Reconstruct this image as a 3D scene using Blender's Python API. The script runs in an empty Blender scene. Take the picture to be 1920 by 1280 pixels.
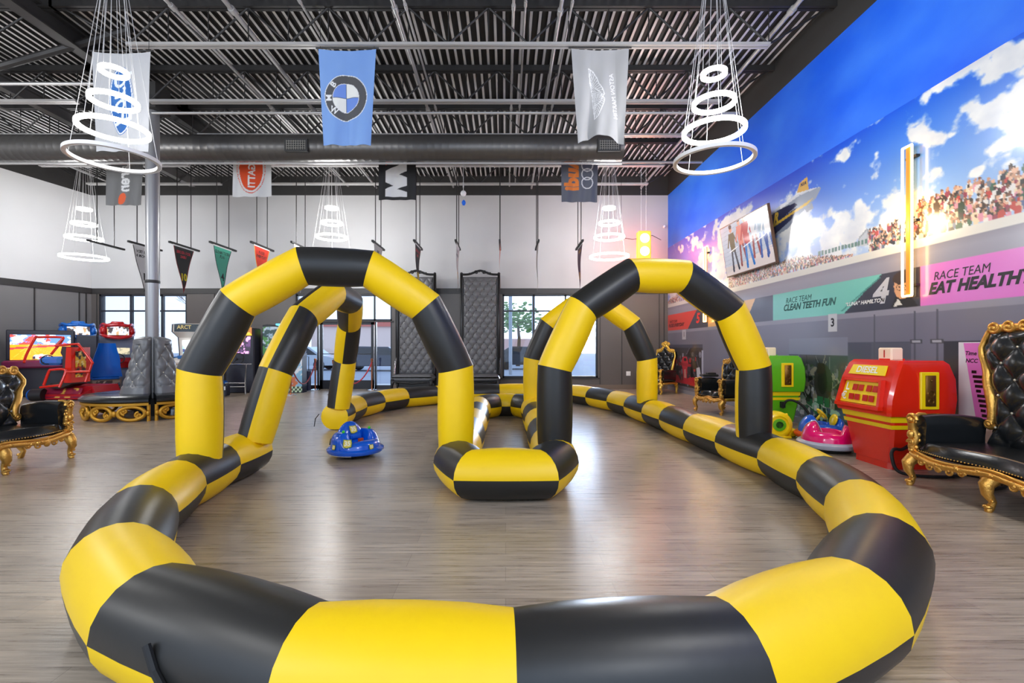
WORLD = 1.2; SUN = 0.18; HALO = 1.6; FILLW = 235; NEARW = [80, 10, 105, 125, 70]; EXPO = 0.78
import bpy, math, random
import numpy as np
from mathutils import Vector, Matrix
random.seed(7); np.random.seed(7)
PI = math.pi
sc = bpy.context.scene
COL = sc.collection
H = 1.35; F = 880.0; VX = 948.0; VY = 650.0          # eye height, focal length (px), vanishing point
DB = 15.0; XR = 5.19                                  # back wall depth, right wall x
HD = 6.8                                              # roof deck height

def lin(c):
    return tuple(((v/255.0)/12.92 if v/255.0 <= .04045 else (((v/255.0)+.055)/1.055)**2.4) for v in c)
MATS = {}
def P(name, rgb, rough=.5, metal=0, emit=None, es=0, coat=0, spec=.5, var=.0, bump=0, bscale=60, sheen=0):
    if name in MATS: return MATS[name]
    m = bpy.data.materials.new(name); m.use_nodes = True
    nt = m.node_tree; b = nt.nodes['Principled BSDF']
    c = lin(rgb)
    b.inputs['Base Color'].default_value = (*c, 1)
    b.inputs['Roughness'].default_value = rough
    b.inputs['Metallic'].default_value = metal
    b.inputs['Specular IOR Level'].default_value = spec
    b.inputs['Coat Weight'].default_value = coat
    b.inputs['Coat Roughness'].default_value = .08
    if sheen: b.inputs['Sheen Weight'].default_value = sheen
    if emit is not None:
        b.inputs['Emission Color'].default_value = (*lin(emit), 1); b.inputs['Emission Strength'].default_value = es
    if var or bump:
        tc = nt.nodes.new('ShaderNodeTexCoord'); n = nt.nodes.new('ShaderNodeTexNoise')
        n.inputs['Scale'].default_value = bscale; n.inputs['Detail'].default_value = 5
        nt.links.new(tc.outputs['Object'], n.inputs['Vector'])
        if var:
            mx = nt.nodes.new('ShaderNodeMix'); mx.data_type = 'RGBA'
            mx.inputs[6].default_value = (*[v*(1-var) for v in c], 1); mx.inputs[7].default_value = (*[min(1, v*(1+var)) for v in c], 1)
            nt.links.new(n.outputs['Fac'], mx.inputs[0]); nt.links.new(mx.outputs[2], b.inputs['Base Color'])
        if bump:
            bp = nt.nodes.new('ShaderNodeBump'); bp.inputs['Strength'].default_value = bump; bp.inputs['Distance'].default_value = .01
            nt.links.new(n.outputs['Fac'], bp.inputs['Height']); nt.links.new(bp.outputs['Normal'], b.inputs['Normal'])
    MATS[name] = m
    return m
def VC(name, rough=.5, coat=0, es=0, spec=.5):
    """printed surface: base colour from the mesh's colour attribute"""
    if name in MATS: return MATS[name]
    m = bpy.data.materials.new(name); m.use_nodes = True
    nt = m.node_tree; b = nt.nodes['Principled BSDF']
    a = nt.nodes.new('ShaderNodeAttribute'); a.attribute_name = 'print'
    nt.links.new(a.outputs['Color'], b.inputs['Base Color'])
    b.inputs['Roughness'].default_value = rough; b.inputs['Coat Weight'].default_value = coat
    b.inputs['Specular IOR Level'].default_value = spec
    b.inputs['Coat Roughness'].default_value = .15
    if es:
        nt.links.new(a.outputs['Color'], b.inputs['Emission Color']); b.inputs['Emission Strength'].default_value = es
    MATS[name] = m
    return m

class MB:
    def __init__(s): s.v = []; s.f = []; s.m = []
    def add(s, vs, fs, mi=0):
        o = len(s.v); s.v += [tuple(p) for p in vs]
        for f in fs: s.f.append(tuple(i+o for i in f)); s.m.append(mi)
        return s
    def box(s, c, d, mi=0, rz=0, M=None, bev=0):
        x, y, z = [k/2 for k in d]
        if bev:
            b = min(bev, x*.9, y*.9, z*.9)
            vs = []
            for sx in (-1, 1):
                for sy in (-1, 1):
                    for sz in (-1, 1):
                        vs += [(sx*x, sy*(y-b), sz*(z-b)), (sx*(x-b), sy*y, sz*(z-b)), (sx*(x-b), sy*(y-b), sz*z)]
            def I(sx, sy, sz, k): return ((sx > 0)*4+(sy > 0)*2+(sz > 0))*3+k
            fs = []
            for a in (-1, 1):
                fs.append([I(a, -1, -1, 0), I(a, 1, -1, 0), I(a, 1, 1, 0), I(a, -1, 1, 0)][::a])
                fs.append([I(-1, a, -1, 1), I(1, a, -1, 1), I(1, a, 1, 1), I(-1, a, 1, 1)][::-a])
                fs.append([I(-1, -1, a, 2), I(1, -1, a, 2), I(1, 1, a, 2), I(-1, 1, a, 2)][::a])
                for q in (-1, 1):
                    fs.append([I(-1, a, q, 1), I(1, a, q, 1), I(1, a, q, 2), I(-1, a, q, 2)][::a*q])
                    fs.append([I(a, -1, q, 0), I(a, 1, q, 0), I(a, 1, q, 2), I(a, -1, q, 2)][::-a*q])
                    fs.append([I(a, q, -1, 0), I(a, q, 1, 0), I(a, q, 1, 1), I(a, q, -1, 1)][::a*q])
                    for w in (-1, 1):
                        fs.append([I(a, q, w, 0), I(a, q, w, 1), I(a, q, w, 2)][::a*q*w])
        else:
            vs = [(-x, -y, -z), (x, -y, -z), (x, y, -z), (-x, y, -z), (-x, -y, z), (x, -y, z), (x, y, z), (-x, y, z)]
            fs = [(0, 3, 2, 1), (4, 5, 6, 7), (0, 1, 5, 4), (1, 2, 6, 5), (2, 3, 7, 6), (3, 0, 4, 7)]
        if rz: M = Matrix.Rotation(rz, 3, 'Z')
        if M is not None: vs = [M @ Vector(p) for p in vs]
        return s.add([(p[0]+c[0], p[1]+c[1], p[2]+c[2]) for p in vs], fs, mi)
    def tube(s, pts, r, n=10, closed=False, mi=0, caps=True, rad=None, flat=None):
        pts = [Vector(p) for p in pts]; k = len(pts); rings = []
        up = None
        for i, p in enumerate(pts):
            if closed: a, b = pts[i-1], pts[(i+1) % k]
            else: a, b = pts[max(i-1, 0)], pts[min(i+1, k-1)]
            t = (b-a)
            if t.length < 1e-9: t = Vector((0, 0, 1))
            t.normalize()
            if up is None:
                up = Vector((0, 0, 1)) if abs(t.z) < .9 else Vector((0, 1, 0))
            sd = t.cross(up)
            if sd.length < 1e-4: sd = t.cross(Vector((1, 0, 0)))
            sd.normalize(); u2 = sd.cross(t).normalized(); up = u2
            rr = rad[i] if rad else r
            ax = (sd, u2)
            rings.append([p+ax[0]*math.cos(2*PI*j/n)*rr+ax[1]*math.sin(2*PI*j/n)*rr*(flat or 1) for j in range(n)])
        vs = [q for R in rings for q in R]; fs = []
        for i in range(k if closed else k-1):
            i2 = (i+1) % k
            for j in range(n):
                j2 = (j+1) % n
                fs.append((i*n+j, i*n+j2, i2*n+j2, i2*n+j))
        if caps and not closed:
            fs.append(tuple(range(n))[::-1]); fs.append(tuple((k-1)*n+j for j in range(n)))
        return s.add(vs, fs, mi)
    def cyl(s, p, q, r, r2=None, n=14, mi=0):
        return s.tube([p, q], r, n, mi=mi, rad=[r, r if r2 is None else r2])
    def lathe(s, prof, c=(0, 0, 0), n=24, mi=0, a0=0, a1=2*PI, sx=1, sy=1):
        full = abs(a1-a0-2*PI) < 1e-6; m = n if full else n+1; k = len(prof)
        vs = [(c[0]+r*sx*math.cos(a0+(a1-a0)*j/n), c[1]+r*sy*math.sin(a0+(a1-a0)*j/n), c[2]+z) for r, z in prof for j in range(m)]
        fs = []
        for i in range(k-1):
            for j in range(n):
                j2 = (j+1) % m if full else j+1
                fs.append((i*m+j, i*m+j2, (i+1)*m+j2, (i+1)*m+j))
        if prof[0] == prof[-1]: pass
        elif full:
            if prof[0][0] > 1e-6: fs.append(tuple(range(m))[::-1])
            if prof[-1][0] > 1e-6: fs.append(tuple((k-1)*m+j for j in range(m)))
        else:
            fs.append(tuple(i*m for i in range(k))); fs.append(tuple(i*m+n for i in range(k))[::-1])
        return s.add(vs, fs, mi)
    def ball(s, c, r, n=12, mi=0, M=None):
        rx, ry, rz = (r, r, r) if isinstance(r, (int, float)) else r
        k = max(5, n//2+1); vs = []; fs = []
        for i in range(1, k):
            th = PI*i/k
            for j in range(n):
                ph = 2*PI*j/n
                vs.append((rx*math.sin(th)*math.cos(ph), ry*math.sin(th)*math.sin(ph), rz*math.cos(th)))
        a = len(vs); vs += [(0, 0, rz), (0, 0, -rz)]
        for i in range(k-2):
            for j in range(n):
                j2 = (j+1) % n; fs.append((i*n+j, (i+1)*n+j, (i+1)*n+j2, i*n+j2))
        for j in range(n):
            j2 = (j+1) % n; fs.append((a, j, j2)); fs.append((a+1, (k-2)*n+j2, (k-2)*n+j))
        if M is not None: vs = [M @ Vector(p) for p in vs]
        return s.add([(p[0]+c[0], p[1]+c[1], p[2]+c[2]) for p in vs], fs, mi)
    def prism(s, poly, fn, d0, d1, mi=0):
        """poly (2D) extruded between d0 and d1; fn(a,b,d)->3D"""
        n = len(poly)
        vs = [fn(a, b, d0) for a, b in poly]+[fn(a, b, d1) for a, b in poly]
        fs = [tuple(range(n))[::-1], tuple(n+i for i in range(n))]
        for i in range(n): fs.append((i, (i+1) % n, n+(i+1) % n, n+i))
        return s.add(vs, fs, mi)
    def grid(s, fn, nu, nv, mi=0):
        vs = [fn(i/nu, j/nv) for i in range(nu+1) for j in range(nv+1)]
        fs = [(i*(nv+1)+j, (i+1)*(nv+1)+j, (i+1)*(nv+1)+j+1, i*(nv+1)+j+1) for i in range(nu) for j in range(nv)]
        return s.add(vs, fs, mi)
    def torus(s, c, R, r, n=32, k=8, mi=0, M=None, sx=1, sy=1, a0=0, a1=2*PI):
        full = abs(a1-a0-2*PI) < 1e-6
        pts = []
        for i in range(n if full else n+1):
            a = a0+(a1-a0)*i/n; p = Vector((R*sx*math.cos(a), R*sy*math.sin(a), 0))
            if M is not None: p = M @ p
            pts.append((p[0]+c[0], p[1]+c[1], p[2]+c[2]))
        return s.tube(pts, r, k, closed=full, mi=mi)

def ob(name, mb, mats, parent=None, smooth=None, label=None, mod=None):
    me = bpy.data.meshes.new(name); me.from_pydata(mb.v, [], mb.f)
    if not isinstance(mats, (list, tuple)): mats = [mats]
    for m in mats: me.materials.append(m)
    if len(mats) > 1: me.polygons.foreach_set('material_index', mb.m)
    import bmesh
    bm = bmesh.new(); bm.from_mesh(me); bmesh.ops.recalc_face_normals(bm, faces=bm.faces); bm.to_mesh(me); bm.free()
    if smooth is not None:
        me.polygons.foreach_set('use_smooth', [True]*len(me.polygons))
        me.set_sharp_from_angle(angle=math.radians(smooth))
    me.update()
    o = bpy.data.objects.new(name, me); COL.objects.link(o)
    if parent is not None: o.parent = parent
    if label: o['label'] = label
    return o
def tag(o, label, cat, group=None, kind=None):
    o['label'] = label; o['category'] = cat
    if group: o['group'] = group
    if kind: o['kind'] = kind
    return o
def spots(name, mb, pts, mat, parent, smooth=60):
    me = None
    for p in pts:
        if me is None: o = ob(name, mb, mat, parent, smooth=smooth); me = o
        else: o = me.copy(); COL.objects.link(o)
        o.location = p
def struct(name, mb, mats, smooth=None, parent=None):
    o = ob(name, mb, mats, parent, smooth)
    if parent is None: o['kind'] = 'structure'
    return o
def thing(name, label, cat, loc=(0, 0, 0), rz=0, group=None):
    o = bpy.data.objects.new(name, None); COL.objects.link(o)
    o.empty_display_size = .1; o.location = loc; o.rotation_euler = (0, 0, rz)
    return tag(o, label, cat, group)
def dup(root, loc, rz, label, parent=None):
    r = root.copy(); COL.objects.link(r)
    if parent is None:
        r.location = loc; r.rotation_euler = (0, 0, rz); r['label'] = label
    else: r.parent = parent
    for ch in list(root.children): dup(ch, None, None, None, r)
    return r

# ---------- text as flat polygons
_tc = {}
def text2d(s, size=1.0, bold=0.0, shear=0.0, align='CENTER', spacing=1.0):
    key = (s, bold, shear, align, spacing)
    if key not in _tc:
        cu = bpy.data.curves.new('txt', 'FONT'); cu.body = s; cu.size = 1; cu.offset = bold; cu.shear = shear
        cu.align_x = align; cu.align_y = 'CENTER'; cu.resolution_u = 3; cu.space_character = spacing
        o = bpy.data.objects.new('txt', cu); COL.objects.link(o)
        dg = bpy.context.evaluated_depsgraph_get()
        me = bpy.data.meshes.new_from_object(o.evaluated_get(dg))
        me.calc_loop_triangles()
        vs = [(v.co.x, v.co.y) for v in me.vertices]; fs = [tuple(t.vertices) for t in me.loop_triangles]
        bpy.data.objects.remove(o); bpy.data.curves.remove(cu); bpy.data.meshes.remove(me)
        _tc[key] = (vs, fs)
    vs, fs = _tc[key]
    return [(x*size, y*size) for x, y in vs], fs
def addtext(mb, s, size, fn, mi=0, bold=0.0, shear=0.0, align='CENTER', sx=1, spacing=1.0):
    """fn(a,b)->3D point"""
    vs, fs = text2d(s, size, bold, shear, align, spacing)
    mb.add([fn(a*sx, b) for a, b in vs], fs, mi)

# ---------- canvases: printed pictures as colour attributes on a grid
def noise2(x, y, seed=0):
    xi = np.floor(x).astype(np.int64); yi = np.floor(y).astype(np.int64); xf = x-xi; yf = y-yi
    def h(a, b):
        n = (a*374761393+b*668265263+seed*982451653) & 0xffffffff
        n = ((n ^ (n >> 13))*1274126177) & 0xffffffff
        return ((n ^ (n >> 16)) & 0xffff)/65535.0
    u = xf*xf*(3-2*xf); v = yf*yf*(3-2*yf)
    return (h(xi, yi)*(1-u)+h(xi+1, yi)*u)*(1-v)+(h(xi, yi+1)*(1-u)+h(xi+1, yi+1)*u)*v
def fbm(x, y, o=5, seed=0):
    t = 0; a = .5; n = 0
    for i in range(o):
        t = t+a*noise2(x*2**i, y*2**i, seed+i); n += a; a *= .5
    return t/n
class Canvas:
    def __init__(s, w, h, res, bg=(255, 255, 255), XY=None):
        s.w, s.h = w, h; s.nx = int(w/res)+1; s.ny = int(h/res)+1
        if XY is None:
            s.X, s.Y = np.meshgrid(np.linspace(0, w, s.nx), np.linspace(0, h, s.ny))
        else: s.X, s.Y = XY; s.ny, s.nx = s.X.shape
        s.A = np.empty((s.ny, s.nx, 3)); s.A[:] = bg
    def fill(s, mask, c, a=1.0):
        s.A[mask] = s.A[mask]*(1-a)+np.array(c)*a
    def blend(s, w, c):
        w = np.clip(w, 0, 1)[..., None]; s.A = s.A*(1-w)+np.array(c)*w
    def rect(s, x0, y0, x1, y1, c, a=1.0): s.fill((s.X >= x0) & (s.X <= x1) & (s.Y >= y0) & (s.Y <= y1), c, a)
    def ell(s, cx, cy, rx, ry, c, a=1.0, rot=0):
        dx, dy = s.X-cx, s.Y-cy; ca, sa = math.cos(rot), math.sin(rot)
        s.fill(((dx*ca+dy*sa)/rx)**2+((-dx*sa+dy*ca)/ry)**2 <= 1, c, a)
    def mpoly(s, pts):
        m = np.zeros(s.X.shape, bool); n = len(pts)
        for i in range(n):
            x1, y1 = pts[i]; x2, y2 = pts[(i+1) % n]
            if y1 == y2: continue
            cnd = ((s.Y > min(y1, y2)) & (s.Y <= max(y1, y2)))
            m ^= cnd & (s.X < (x2-x1)*(s.Y-y1)/(y2-y1)+x1)
        return m
    def poly(s, pts, c, a=1.0): s.fill(s.mpoly(pts), c, a)
    def line(s, p, q, w, c, a=1.0):
        px, py = p; dx, dy = q[0]-px, q[1]-py; L = dx*dx+dy*dy+1e-12
        t = np.clip(((s.X-px)*dx+(s.Y-py)*dy)/L, 0, 1)
        s.fill((s.X-px-t*dx)**2+(s.Y-py-t*dy)**2 <= w*w/4, c, a)
    def text(s, st, x, y, size, c, rot=0, bold=.01, shear=0, mirror=False, sx=1, a=1.0):
        vs, fs = text2d(st, size, bold, shear)
        ca, sa = math.cos(rot), math.sin(rot)
        V = []
        for u, v in vs:
            u *= sx
            if mirror: u = -u
            V.append((x+u*ca-v*sa, y+u*sa+v*ca))
        m = np.zeros(s.X.shape, bool)
        for f in fs:
            (x1, y1), (x2, y2), (x3, y3) = [V[i] for i in f]
            d = (y2-y3)*(x1-x3)+(x3-x2)*(y1-y3)
            if abs(d) < 1e-14: continue
            bx = np.where((s.X[0] >= min(x1, x2, x3)) & (s.X[0] <= max(x1, x2, x3)))[0]
            by = np.where((s.Y[:, 0] >= min(y1, y2, y3)) & (s.Y[:, 0] <= max(y1, y2, y3)))[0]
            if not len(bx) or not len(by): continue
            sl = (slice(by[0], by[-1]+1), slice(bx[0], bx[-1]+1))
            l1 = ((y2-y3)*(s.X[sl]-x3)+(x3-x2)*(s.Y[sl]-y3))/d; l2 = ((y3-y1)*(s.X[sl]-x3)+(x1-x3)*(s.Y[sl]-y3))/d
            m[sl] |= (l1 >= -1e-6) & (l2 >= -1e-6) & (l1+l2 <= 1+1e-6)
        s.fill(m, c, a)
def panel(name, cv, fn, mat, parent=None, label=None, U=None, V=None, mask=None, smooth=True):
    """grid mesh of canvas points mapped by fn(X,Y)->(x,y,z arrays)"""
    X = cv.X if U is None else U; Y = cv.Y if V is None else V
    x, y, z = fn(X, Y)
    co = np.stack([np.broadcast_to(x, X.shape), np.broadcast_to(y, X.shape), np.broadcast_to(z, X.shape)], -1).reshape(-1, 3).astype(np.float32)
    ny, nx = X.shape; idx = np.arange(ny*nx).reshape(ny, nx)
    q = np.stack([idx[:-1, :-1], idx[:-1, 1:], idx[1:, 1:], idx[1:, :-1]], -1).reshape(-1, 4)
    if mask is not None: q = q[mask[:-1, :-1].reshape(-1)]
    me = bpy.data.meshes.new(name)
    me.vertices.add(len(co)); me.vertices.foreach_set('co', co.ravel())
    me.loops.add(q.size); me.loops.foreach_set('vertex_index', q.ravel().astype(np.int32))
    me.polygons.add(len(q)); me.polygons.foreach_set('loop_start', np.arange(0, q.size, 4, dtype=np.int32))
    if smooth: me.polygons.foreach_set('use_smooth', np.ones(len(q), bool))
    me.update(calc_edges=True)
    A = np.clip(cv.A/255.0, 0, 1); L = np.where(A <= .04045, A/12.92, ((A+.055)/1.055)**2.4)
    at = me.color_attributes.new('print', 'FLOAT_COLOR', 'POINT')
    at.data.foreach_set('color', np.concatenate([L, np.ones(L.shape[:2]+(1,))], -1).reshape(-1).astype(np.float32))
    me.materials.append(mat)
    o = bpy.data.objects.new(name, me); COL.objects.link(o)
    if parent is not None: o.parent = parent
    if label: o['label'] = label
    return o
def slab(cv, p0, du, dv):
    """flat map: origin p0, unit directions du, dv"""
    return lambda X, Y: (p0[0]+X*du[0]+Y*dv[0], p0[1]+X*du[1]+Y*dv[1], p0[2]+X*du[2]+Y*dv[2])

def fl(x, y):
    Z = F*H/(y-VY); return ((x-VX)/F*Z, Z)

# ---------- camera
cam = bpy.data.cameras.new('camera'); co = bpy.data.objects.new('camera', cam); COL.objects.link(co)
co.location = (0, 0, H); co.rotation_euler = (PI/2, 0, 0)
cam.sensor_width = 36; cam.lens = F/1920*36; cam.shift_x = (960-VX)/1920; cam.shift_y = (VY-640)/1920; cam.clip_start = .05; cam.clip_end = 300
sc.camera = co
sc.view_settings.view_transform = 'Standard'; sc.view_settings.look = 'None'; sc.view_settings.gamma = 1
sc.view_settings.use_curve_mapping = False
# ---------- materials
YEL = P('vinyl_yellow', (255, 208, 0), .42, var=.04, bump=.06, bscale=9)
BLK = P('vinyl_black', (36, 35, 33), .38, var=.08, bump=.10, bscale=9)
DARK = P('ceiling_dark', (52, 51, 50), .6, var=.1, bscale=4)
STEEL = P('joist_steel', (46, 45, 45), .5, metal=.2)
CHORD = P('chord_steel', (196, 194, 192), .35, metal=.4)
PIPE = P('pipe_grey', (186, 185, 184), .35, metal=.5)
GREYW = P('wall_light_grey', (200, 200, 200), .7, var=.05, bscale=1.2)
WHITEW = P('wall_white', (222, 222, 222), .7, var=.05, bscale=1.0)
PANEL = P('wall_panel_taupe', (98, 92, 88), .38, var=.06, bscale=2)
TRIM = P('trim_dark', (54, 52, 51), .45)
FRAME = P('window_frame_dark', (38, 42, 50), .4)
GOLD = P('carved_gold', (222, 168, 82), .3, metal=.85, bump=.35, bscale=70)
GOLDY = P('satin_gold', (196, 142, 40), .4, metal=.55, bump=.1, bscale=60)
LEATH = P('black_leather', (26, 28, 30), .27, bump=.12, bscale=35, coat=.15)
LEATHG = P('charcoal_leather', (108, 108, 110), .33, bump=.1, bscale=30)
BLKW = P('black_lacquer', (24, 24, 25), .3)
RUB = P('rubber_black', (22, 22, 23), .6)
CHROME = P('chrome', (220, 220, 222), .15, metal=1)
CRYS = P('crystal', (245, 245, 245), .2, coat=.5, spec=.9, bump=.6, bscale=90)
RING = P('ring_light_diffuser', (255, 255, 255), .4, emit=(255, 254, 250), es=4)
BRIM = P('ring_silver', (252, 252, 252), .35)
WHT = P('white_plastic', (240, 240, 240), .35)
WIRE = P('wire_white', (205, 205, 205), .4)
WIREB = P('wire_black', (30, 30, 30), .5)
RED = P('glossy_red', (226, 38, 14), .22, coat=.5)
GRN = P('glossy_green', (92, 178, 20), .3, coat=.3)
YELG = P('glossy_yellow', (250, 214, 10), .3, coat=.3)
BLU = P('glossy_blue', (0, 92, 214), .2, coat=.5)
PNK = P('glossy_pink', (235, 12, 110), .18, coat=.6)
BRASS = P('aged_brass', (128, 92, 40), .4, metal=.8)
GLASS = None
def glass():
    m = bpy.data.materials.new('window_glass'); m.use_nodes = True; nt = m.node_tree
    nt.nodes.remove(nt.nodes['Principled BSDF'])
    o = nt.nodes['Material Output']; t = nt.nodes.new('ShaderNodeBsdfTransparent'); g = nt.nodes.new('ShaderNodeBsdfGlossy')
    g.inputs['Roughness'].default_value = .03; t.inputs['Color'].default_value = (.93, .96, 1, 1)
    fr = nt.nodes.new('ShaderNodeFresnel'); fr.inputs['IOR'].default_value = 1.45
    mx = nt.nodes.new('ShaderNodeMixShader'); nt.links.new(fr.outputs[0], mx.inputs[0]); nt.links.new(t.outputs[0], mx.inputs[1]); nt.links.new(g.outputs[0], mx.inputs[2])
    nt.links.new(mx.outputs[0], o.inputs['Surface']); return m
GLASS = glass()

def floormat():
    m = bpy.data.materials.new('vinyl_plank_floor'); m.use_nodes = True; nt = m.node_tree; L = nt.links.new
    b = nt.nodes['Principled BSDF']; tc = nt.nodes.new('ShaderNodeTexCoord')
    br = nt.nodes.new('ShaderNodeTexBrick'); L(tc.outputs['Object'], br.inputs['Vector'])
    br.inputs['Scale'].default_value = 1; br.inputs['Brick Width'].default_value = 1.22; br.inputs['Row Height'].default_value = .18
    br.inputs['Mortar Size'].default_value = .0012; br.inputs['Mortar Smooth'].default_value = .3
    br.inputs['Color1'].default_value = (*lin((176, 161, 143)), 1); br.inputs['Color2'].default_value = (*lin((160, 145, 128)), 1); br.inputs['Mortar'].default_value = (*lin((118, 106, 94)), 1)
    mp = nt.nodes.new('ShaderNodeMapping'); L(tc.outputs['Object'], mp.inputs['Vector']); mp.inputs['Scale'].default_value = (1.2, 26, 1)
    n = nt.nodes.new('ShaderNodeTexNoise'); n.inputs['Scale'].default_value = 1.6; n.inputs['Detail'].default_value = 8; n.inputs['Roughness'].default_value = .65
    L(mp.outputs[0], n.inputs['Vector'])
    rp = nt.nodes.new('ShaderNodeValToRGB'); L(n.outputs['Fac'], rp.inputs[0])
    rp.color_ramp.elements[0].position = .3; rp.color_ramp.elements[0].color = (.55, .54, .53, 1)
    rp.color_ramp.elements[1].position = .7; rp.color_ramp.elements[1].color = (1.35, 1.35, 1.35, 1)
    mx = nt.nodes.new('ShaderNodeMix'); mx.data_type = 'RGBA'; mx.blend_type = 'MULTIPLY'; mx.inputs[0].default_value = 1
    L(br.outputs['Color'], mx.inputs[6]); L(rp.outputs[0], mx.inputs[7]); L(mx.outputs[2], b.inputs['Base Color'])
    mp2 = nt.nodes.new('ShaderNodeMapping'); L(tc.outputs['Object'], mp2.inputs['Vector']); mp2.inputs['Scale'].default_value = (1.5, 60, 1)
    n2 = nt.nodes.new('ShaderNodeTexNoise'); n2.inputs['Scale'].default_value = 1; n2.inputs['Detail'].default_value = 3; L(mp2.outputs[0], n2.inputs['Vector'])
    bp = nt.nodes.new('ShaderNodeBump'); bp.inputs['Strength'].default_value = .28; bp.inputs['Distance'].default_value = .004
    L(n2.outputs['Fac'], bp.inputs['Height']); L(bp.outputs['Normal'], b.inputs['Normal'])
    mr = nt.nodes.new('ShaderNodeMapRange'); L(n.outputs['Fac'], mr.inputs[0]); mr.inputs[3].default_value = .2; mr.inputs[4].default_value = .38
    L(mr.outputs[0], b.inputs['Roughness']); b.inputs['Specular IOR Level'].default_value = .6
    return m
def blue_paint():
    m = bpy.data.materials.new('painted_blue_sky'); m.use_nodes = True; nt = m.node_tree; L = nt.links.new
    b = nt.nodes['Principled BSDF']; tc = nt.nodes.new('ShaderNodeTexCoord'); n = nt.nodes.new('ShaderNodeTexNoise')
    mp = nt.nodes.new('ShaderNodeMapping'); mp.inputs['Scale'].default_value = (1, .55, .9); mp.inputs['Rotation'].default_value = (.6, 0, 0)
    L(tc.outputs['Object'], mp.inputs[0]); L(mp.outputs[0], n.inputs['Vector']); n.inputs['Scale'].default_value = .9; n.inputs['Detail'].default_value = 6
    rp = nt.nodes.new('ShaderNodeValToRGB'); L(n.outputs['Fac'], rp.inputs[0])
    rp.color_ramp.elements[0].position = .35; rp.color_ramp.elements[0].color = (*lin((0, 92, 236)), 1)
    rp.color_ramp.elements[1].position = .7; rp.color_ramp.elements[1].color = (*lin((62, 134, 246)), 1)
    L(rp.outputs[0], b.inputs['Base Color']); b.inputs['Roughness'].default_value = .5
    return m

# ---------- shell
m = MB(); m.box((-5.5, 5.5, -.05), (22, 19.4, .1)); struct('floor', m, floormat())
DECKM = P('deck_metal', (226, 225, 224), .45, metal=.35, var=.12, bscale=3)
m = MB(); prof = []
x = -17.0
while x < XR+.2:
    prof += [(x, HD), (x+.045, HD), (x+.062, HD+.05), (x+.132, HD+.05), (x+.15, HD)]; x += .15
vs = [(a, -4, b) for a, b in prof]+[(a, 15.2, b) for a, b in prof]; n = len(prof)
fl_, fd_ = [], []
for i in range(n-1):
    f = (i, i+1, n+i+1, n+i)
    (fl_ if prof[i][1] == HD and prof[i+1][1] == HD else fd_).append(f)
o0 = len(m.v); m.v += vs
for f in fl_: m.f.append(f); m.m.append(0)
for f in fd_: m.f.append(f); m.m.append(1)
struct('ceiling', m, [DECKM, P('deck_flute_shade', (46, 46, 46), .6)])  # shade inside the flutes is put into their dark colour
m = MB(); m.box((-6, 5.6, HD+.16), (23, 19.6, .1)); struct('ceiling_roof_slab', m, DARK)

# back wall with its three openings
WIN = [(-13.0, -10.19, .36, 3.03), (-6.70, -3.63, 0.0, 3.03), (-.10, 2.95, .36, 3.03)]
m = MB()
def wb(x0, x1, z0, z1, mi, y0=DB, y1=DB+.25): m.box(((x0+x1)/2, (y0+y1)/2, (z0+z1)/2), (x1-x0, y1-y0, z1-z0), mi)
xs = [-13.6, WIN[0][0], WIN[0][1], WIN[1][0], WIN[1][1], WIN[2][0], WIN[2][1], XR+.2]
for i in range(0, 8, 2): wb(xs[i], xs[i+1], 0, 3.22, 0)
for w in WIN:
    if w[2] > 0: wb(w[0], w[1], 0, w[2], 0)
    wb(w[0], w[1], w[3], 3.22, 0)
wb(-13.6, XR+.2, 3.22, 6.19, 1); wb(-13.6, XR+.2, 6.19, 7, 2)
struct('wall_back', m, [PANEL, GREYW, DARK])
m = MB(); m.box(((-13.2+XR)/2, DB-.012, 3.13), (XR+13.2, .025, .17)); struct('trim_1', m, TRIM)
m = MB()
for px in (165, 182, 402, 428, 555, 742, 1125, 1166, 1236, 1245):
    m.box(((px-VX)/F*DB, DB-.008, 1.6), (.02, .016, 2.9))
struct('trim_2', m, TRIM)
m = MB()
for a, b in ((-13.2, -6.75), (-3.6, XR)): m.box(((a+b)/2, DB-.012, .07), (b-a, .024, .14))
struct('baseboard_back', m, P('baseboard_tan', (122, 106, 92), .45))
def window(n, w, vm, hm):
    fr = MB(); t = .055
    fr.box((w[0]+t/2, DB+.07, (w[2]+w[3])/2), (t, .1, w[3]-w[2])); fr.box((w[1]-t/2, DB+.07, (w[2]+w[3])/2), (t, .1, w[3]-w[2]))
    fr.box(((w[0]+w[1])/2, DB+.07, w[3]-t/2), (w[1]-w[0], .1, t)); fr.box(((w[0]+w[1])/2, DB+.07, w[2]+t/2), (w[1]-w[0], .1, t))
    for x in vm: fr.box((x, DB+.07, (w[2]+w[3])/2), (.06, .1, w[3]-w[2]))
    for z in hm: fr.box(((w[0]+w[1])/2, DB+.07, z), (w[1]-w[0], .09, .045))
    o = struct('window_%d' % n, fr, FRAME)
    g = MB(); g.box(((w[0]+w[1])/2, DB+.09, (w[2]+w[3])/2), (w[1]-w[0], .008, w[3]-w[2])); ob('pane', g, GLASS, o)
    if w[2] > 0:
        s = MB(); s.box(((w[0]+w[1])/2, DB-.005, w[2]-.02), (w[1]-w[0]+.1, .06, .04)); ob('window_sill', s, TRIM, o)
    return o
window(1, WIN[0], [-12.0, -11.0], [2.5])
window(3, WIN[2], [.9, 1.92], [2.5])
w = WIN[1]; window(2, (w[0], w[1], 2.18, 3.03), [-5.98, -4.19], [])
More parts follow.
